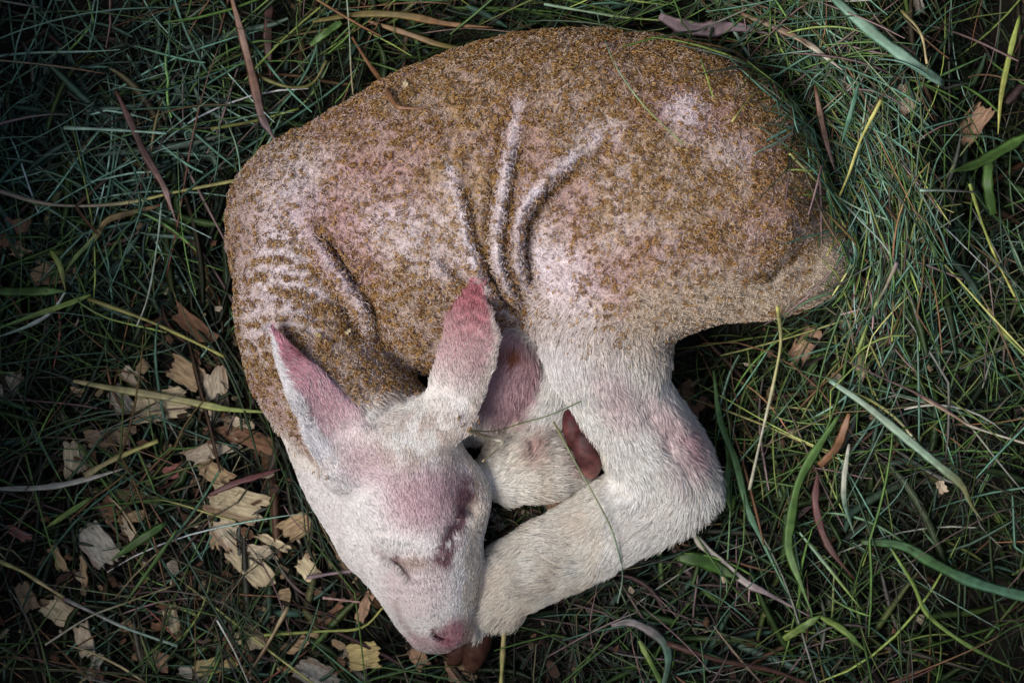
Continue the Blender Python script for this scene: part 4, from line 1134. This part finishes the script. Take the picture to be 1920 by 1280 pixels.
# ------------------------------------------------------------------ wood chips
W_ = {'cream': (0.62, 0.52, 0.33), 'pale': (0.60, 0.50, 0.36), 'tan': (0.46, 0.33, 0.19), 'brown': (0.22, 0.12, 0.07), 'dull': (0.28, 0.21, 0.13), 'orange': (0.46, 0.29, 0.19), 'grey': (0.46, 0.43, 0.36), 'red': (0.36, 0.15, 0.12), 'yellow': (0.56, 0.45, 0.20)}
def chip(x, y, ln, wd, ang, col, label, lift=0, on=False, jag=.24, stain=.42, tilt=None):
    r = np.random.default_rng(int(x * 7 + y * 13))
    ns = max(6, int(wd / 4)); nu = 7
    c = np.array(W_[col]); c2 = np.array(W_['brown'])
    Vv, F, tint = [], [], []
    a = math.radians(-ang)
    bend = r.uniform(-.25, .4); twist = r.uniform(-.25, .25)
    tl = (r.normal(0, .16), r.normal(0, .16)) if tilt is None else tilt
    th = r.uniform(6, 10) if ln > 18 else 2.5
    us, ue = [], []
    off_ = r.uniform(-.15, .15); slope = r.uniform(-.6, .6); slope2 = r.uniform(-.6, .6); wk = 0.0; wk2 = 0.0
    prof = 1.0
    st_side = r.choice([-1, 1])
    lay = np.cumsum(r.normal(0, .55, ns + 1))
    lay = np.clip(lay - lay.mean(), -2.6, 2.6)
    for j in range(ns + 1):
        v = j / ns - .5
        wk = .55 * wk + r.uniform(-jag, jag) * .42; wk2 = .55 * wk2 + r.uniform(-jag, jag) * .42; j1 = wk; j2_ = wk2
        edge = 1
        us.append(-.5 * edge + slope * v * .4 + j1); ue.append(.5 * edge + slope2 * v * .4 + j2_)
    z0 = bank(np.array([x - 960.]), np.array([640. - y]))[0] - 1 + lift
    if on: z0 = rest_z(np.array([x - 0.]), np.array([y - 0.]))[0] - 1 + lift
    ct = P(x, y, z0)
    for side in (1, 0):
        for j in range(ns + 1):
            v = j / ns - .5
            wv = wd * (1 + .06 * math.sin(j * 2.1))
            for i in range(nu + 1):
                u_ = us[j] + (ue[j] - us[j]) * i / nu
                X = u_ * ln; Y = v * wv + 1.5 * math.sin(i * 1.9 + j)
                Z = bend * ln * .35 * (u_ * u_ * 1.6) + bend * wd * .6 * v * v + twist * u_ * v * wd + tl[0] * X + tl[1] * Y + (lay[j] + th / 2 if side else -th / 2) + r.normal(0, .25)
                Vv.append((X, Y, Z))
                f = stain * max(0, (abs(u_) * 2 - .55)) * 1.4 + (stain * 1.6 if v * st_side > .28 else 0) * (.5 + .5 * math.sin(j + x))
                f = min(max(f + r.normal(0, .05), 0), .85)
                tint.append(np.clip((c * (1 - f) + c2 * f) * (1 + .10 * math.sin(j * 3.3 + x)) * r.uniform(.93, 1.07), 0, .8))
    m_ = (ns + 1) * (nu + 1); g_ = lambda s_, j, i: (0 if s_ else m_) + j * (nu + 1) + i
    for j in range(ns):
        for i in range(nu):
            F.append((g_(1, j, i), g_(1, j, i + 1), g_(1, j + 1, i + 1), g_(1, j + 1, i)))
            F.append((g_(0, j, i), g_(0, j + 1, i), g_(0, j + 1, i + 1), g_(0, j, i + 1)))
        F.append((g_(1, j, 0), g_(1, j + 1, 0), g_(0, j + 1, 0), g_(0, j, 0)))
        F.append((g_(1, j, nu), g_(0, j, nu), g_(0, j + 1, nu), g_(1, j + 1, nu)))
    for i in range(nu):
        F.append((g_(1, 0, i), g_(0, 0, i), g_(0, 0, i + 1), g_(1, 0, i + 1)))
        F.append((g_(1, ns, i), g_(1, ns, i + 1), g_(0, ns, i + 1), g_(0, ns, i)))
    o = mesh_obj('wood_chip', np.array(Vv), np.array(F), M_wood, None, False, np.array(tint))
    o.location = ct * U
    o.rotation_euler = (0, 0, a)
    tag(o, label, 'wood chip', 'wood shavings strewn in the grass')

CH = [
 (26, 442, 62, 42, -70, 'brown', 'curled brown shaving with a pale rim at the left edge of the picture', 8),
 (55, 478, 74, 20, 16, 'tan', 'tan pointed splinter above the big chip under the folded leaf', 6),
 (112, 508, 92, 44, -10, 'tan', 'big tan chip under the yellow green folded leaf', 4),
 (365, 612, 84, 30, 40, 'brown', 'brown bark piece below the bright yellow stalk', 14),
 (19, 724, 62, 30, -62, 'pale', 'pale chip with a brown stripe at the left edge of the picture', 12),
 (352, 700, 66, 46, 30, 'tan', 'tan chip just above the splintered upright one', 16),
 (408, 744, 100, 44, 88, 'pale', 'splintered pale chip standing upright under the long green leaf', 14),
 (305, 758, 96, 58, -10, 'cream', 'largest cream chip, crossed by the long green leaf', 14),
 (247, 706, 44, 26, 35, 'pale', 'small pale chip above the left part of the long green leaf', 14),
 (226, 748, 52, 36, 60, 'grey', 'greyish chip touching the left side of the largest cream chip', 8),
 (212, 818, 80, 34, -5, 'dull', 'dull brown ragged chip above the straw coloured stalk', 12),
 (142, 858, 56, 42, 88, 'cream', 'squarish cream chip at the end of the straw coloured stalk', 16),
 (172, 866, 46, 22, 80, 'brown', 'brown chip leaning on the squarish cream one', 14),
 (456, 792, 46, 18, 8, 'pale', 'small pale flake right under the neck of the lamb', 14),
 (402, 842, 92, 30, -20, 'pale', 'long pale chip with a brown side below the splintered one', 16),
 (330, 882, 46, 24, -18, 'red', 'reddish chip left of the chip pile', 16),
 (150, 738, 34, 20, 10, 'tan', 'small tan chip left of the long green leaf', 8),
 (424, 815, 74, 30, -5, 'brown', 'flat brown chip between the neck and the chip pile', 12),
 (486, 828, 60, 30, 20, 'brown', 'brown chip closest to the neck of the lamb', 12),
 (404, 886, 66, 34, 30, 'tan', 'tan chip forming the top of the chip pile', 18),
 (446, 944, 96, 60, 18, 'cream', 'big ragged cream chip in the middle of the chip pile', 18),
 (428, 1000, 68, 50, 50, 'pale', 'blocky pale chip under the ragged cream one', 18),
 (468, 1058, 98, 42, 44, 'cream', 'long cream chip slanting at the foot of the chip pile', 22),
 (400, 985, 78, 16, 84, 'tan', 'thin tan splinter on the left side of the chip pile', 14),
 (496, 1034, 68, 24, 6, 'pale', 'pale strip with an orange line right of the slanting chip', 16),
 (514, 1016, 62, 14, 26, 'cream', 'thin cream sliver above the pale strip', 22),
 (556, 986, 54, 44, -30, 'tan', 'tan chip with a dark spot left of the lamb cheek', 16),
 (184, 1020, 82, 56, 48, 'grey', 'wide ridged grey white chip in the lower left', 18),
 (110, 1144, 54, 44, 38, 'cream', 'cream chip with a dark brown corner beside the olive stalk', 16),
 (50, 1118, 52, 30, 62, 'dull', 'mottled brown chip near the lower left picture edge', 10),
 (160, 1206, 66, 30, 75, 'pale', 'upright pale chip with a notched top near the bottom left', 14),
 (180, 1246, 52, 18, -65, 'grey', 'grey sliver under the notched chip', 12),
 (288, 1232, 60, 34, 20, 'orange', 'pinkish tan chip at the bottom left of centre', 12),
 (322, 1158, 52, 26, 78, 'cream', 'cream chip split in two strips above the bottom edge', 14),
 (296, 1174, 24, 15, 0, 'brown', 'tiny brown chip beside the split cream one', 12),
 (407, 1246, 72, 28, -10, 'yellow', 'yellowish jagged chip at the bottom edge', 16),
 (364, 1264, 58, 20, 20, 'grey', 'grey flake at the bottom edge beside the yellowish chip', 12),
 (470, 1196, 52, 40, 40, 'cream', 'two toned cream chip left of the straw brown stalk', 16),
 (494, 1150, 44, 24, 20, 'dull', 'dull tan chip above the two toned one', 8),
 (245, 970, 50, 20, -14, 'tan', 'narrow tan chip above the broad dark green leaf', 12),
 (204, 954, 40, 34, 60, 'brown', 'curled brown chip above the ridged grey white one', 12),
 (242, 926, 72, 20, 4, 'dull', 'dull flat chip above the narrow tan one', 8),
 (108, 1046, 50, 20, 62, 'tan', 'thin tan chip left of the ridged grey white one', 10),
 (36, 1000, 42, 16, 30, 'red', 'small red chip near the left edge', 10),
 (243, 998, 46, 11, 60, 'pale', 'pale sliver beside the broad dark green leaf', 18),
 (158, 1070, 52, 11, 86, 'tan', 'upright tan splinter under the ridged chip', 12),
 (646, 1047, 42, 24, 66, 'orange', 'orange ridged chip touching the lamb cheek', 20),
 (684, 1136, 64, 19, -68, 'orange', 'brown orange wedge left of the mouth', 16),
 (577, 1066, 40, 34, 50, 'cream', 'cream chip at the left of the cheek under the orange one', 14),
 (682, 1228, 62, 50, -10, 'yellow', 'jagged yellow chip left below the muzzle', 16),
 (596, 1262, 72, 46, 30, 'grey', 'large grey white chip at the bottom edge left of the muzzle', 14),
 (624, 1158, 50, 28, -40, 'brown', 'rusty brown chip left of the mouth', 10),
 (570, 1200, 64, 22, -32, 'tan', 'faded tan chip above the large grey white one', 8),
 (786, 1234, 40, 28, 60, 'orange', 'dusky pink chip right below the lips', 6),
 (857, 1254, 54, 38, 72, 'orange', 'orange chip below the brown hoof', 10),
 (580, 1036, 17, 12, 40, 'orange', 'tiny orange chip between the cream ones left of the cheek', 14),
 (542, 1254, 48, 11, 4, 'yellow', 'narrow yellow sliver at the bottom edge', 14),
 (1050, 946, 50, 34, -38, 'orange', 'orange chip tucked between the folded leg and the shank', 24),
 (930, 972, 42, 17, 55, 'grey', 'grey sliver right of the lamb cheek', 12),
 (1508, 646, 62, 36, -58, 'orange', 'peach coloured chip below the rump', 22),
 (1614, 688, 40, 25, 60, 'cream', 'cream flake right of the peach coloured chip', 22),
 (1698, 186, 46, 40, 60, 'pale', 'whitish fan shaped chip under the wide teal leaf', 16),
 (1820, 236, 84, 44, -56, 'orange', 'orange brown torn chip near the right top corner', 20),
 (1765, 912, 24, 15, 60, 'pale', 'tiny white flake under the long teal leaf', 18),
 (1300, 748, 66, 40, 50, 'brown', 'dark brown bark piece right of the hind leg', 6),
 (1722, 10, 34, 18, 80, 'grey', 'grey flake at the top right edge', 16),
 (870, 700, 20, 10, 20, 'tan', None, 0),
]
for (x, y, ln, wd, an, col, lab, lf) in CH:
    if lab: chip(x, y, ln, wd, an, col, lab, lift=lf)

chip(760, 158, 13, 8, 60, 'cream', 'tiny cream chaff flake on the upper back of the lamb', on=True)
chip(597, 628, 10, 5, 30, 'yellow', 'tiny yellow chaff flake on the neck of the lamb behind its left ear', on=True)
chip(652, 622, 12, 5, -40, 'cream', 'tiny cream chaff sliver between neck fold and ear', on=True)
# crumbs and small shavings nobody could count
def crumbs(n=620):
    r = np.random.default_rng(91)
    Vs, Fs, Ts = [], [], []
    o_ = 0
    sp = [(380, 880, 170, 150), (430, 700, 90, 90), (560, 1160, 170, 80), (200, 1100, 170, 130), (980, 975, 60, 20), (1530, 680, 130, 90), (1150, 1210, 200, 50)]
    pw = np.array([.30, .14, .18, .18, .03, .09, .08])
    for k in range(n):
        a = sp[r.choice(len(sp), p=pw)]
        x = r.normal(a[0], a[2]); y = r.normal(a[1], a[3])
        X, Y = x - 960, 640 - y
        if look(ERO, np.array([X]), np.array([Y]))[0] > 0: continue
        z = bank(np.array([X]), np.array([Y]))[0] + r.uniform(-14, 26)
        L = math.exp(r.uniform(math.log(8), math.log(38))); Wd = L * r.uniform(.2, .75); th = r.uniform(1.5, 4)
        m_ = 6
        an = r.uniform(0, 6.28); tl = r.normal(0, .3, 2)
        ring = []
        for i in range(m_):
            q = 2 * math.pi * (i + r.uniform(-.3, .3)) / m_
            rr = r.uniform(.7, 1.1)
            u_, v_ = math.copysign(abs(math.cos(q)) ** .6, math.cos(q)) * L / 2 * rr, math.copysign(abs(math.sin(q)) ** .6, math.sin(q)) * Wd / 2 * rr
            ring.append((u_, v_, tl[0] * u_ + tl[1] * v_ + r.normal(0, 1)))
        c_ = np.array(random.choice([W_['tan'], W_['dull'], W_['brown'], W_['brown'], W_['pale'], (.12, .07, .05)])) * r.uniform(.35, .85)
        for s_ in (th / 2, -th / 2):
            for (u_, v_, w_) in ring:
                Vs.append((X + u_ * math.cos(an) - v_ * math.sin(an), Y + u_ * math.sin(an) + v_ * math.cos(an), z + w_ + s_)); Ts.append(c_ * r.uniform(.85, 1.15))
        Fs += [(o_, o_ + 1, o_ + 2, o_ + 3), (o_, o_ + 3, o_ + 4, o_ + 5), (o_ + 9, o_ + 8, o_ + 7, o_ + 6), (o_ + 11, o_ + 10, o_ + 9, o_ + 6)]
        Fs += [(o_ + i, o_ + 6 + i, o_ + 6 + (i + 1) % 6, o_ + (i + 1) % 6) for i in range(6)]
        o_ += 12
    o = mesh_obj('wood_crumbs', np.array(Vs), np.array(Fs), M_wood, None, False, np.clip(np.array(Ts), 0, .8))
    tag(o, 'small brown shavings and bark crumbs scattered through the grass', 'wood crumbs', kind='stuff')
crumbs()
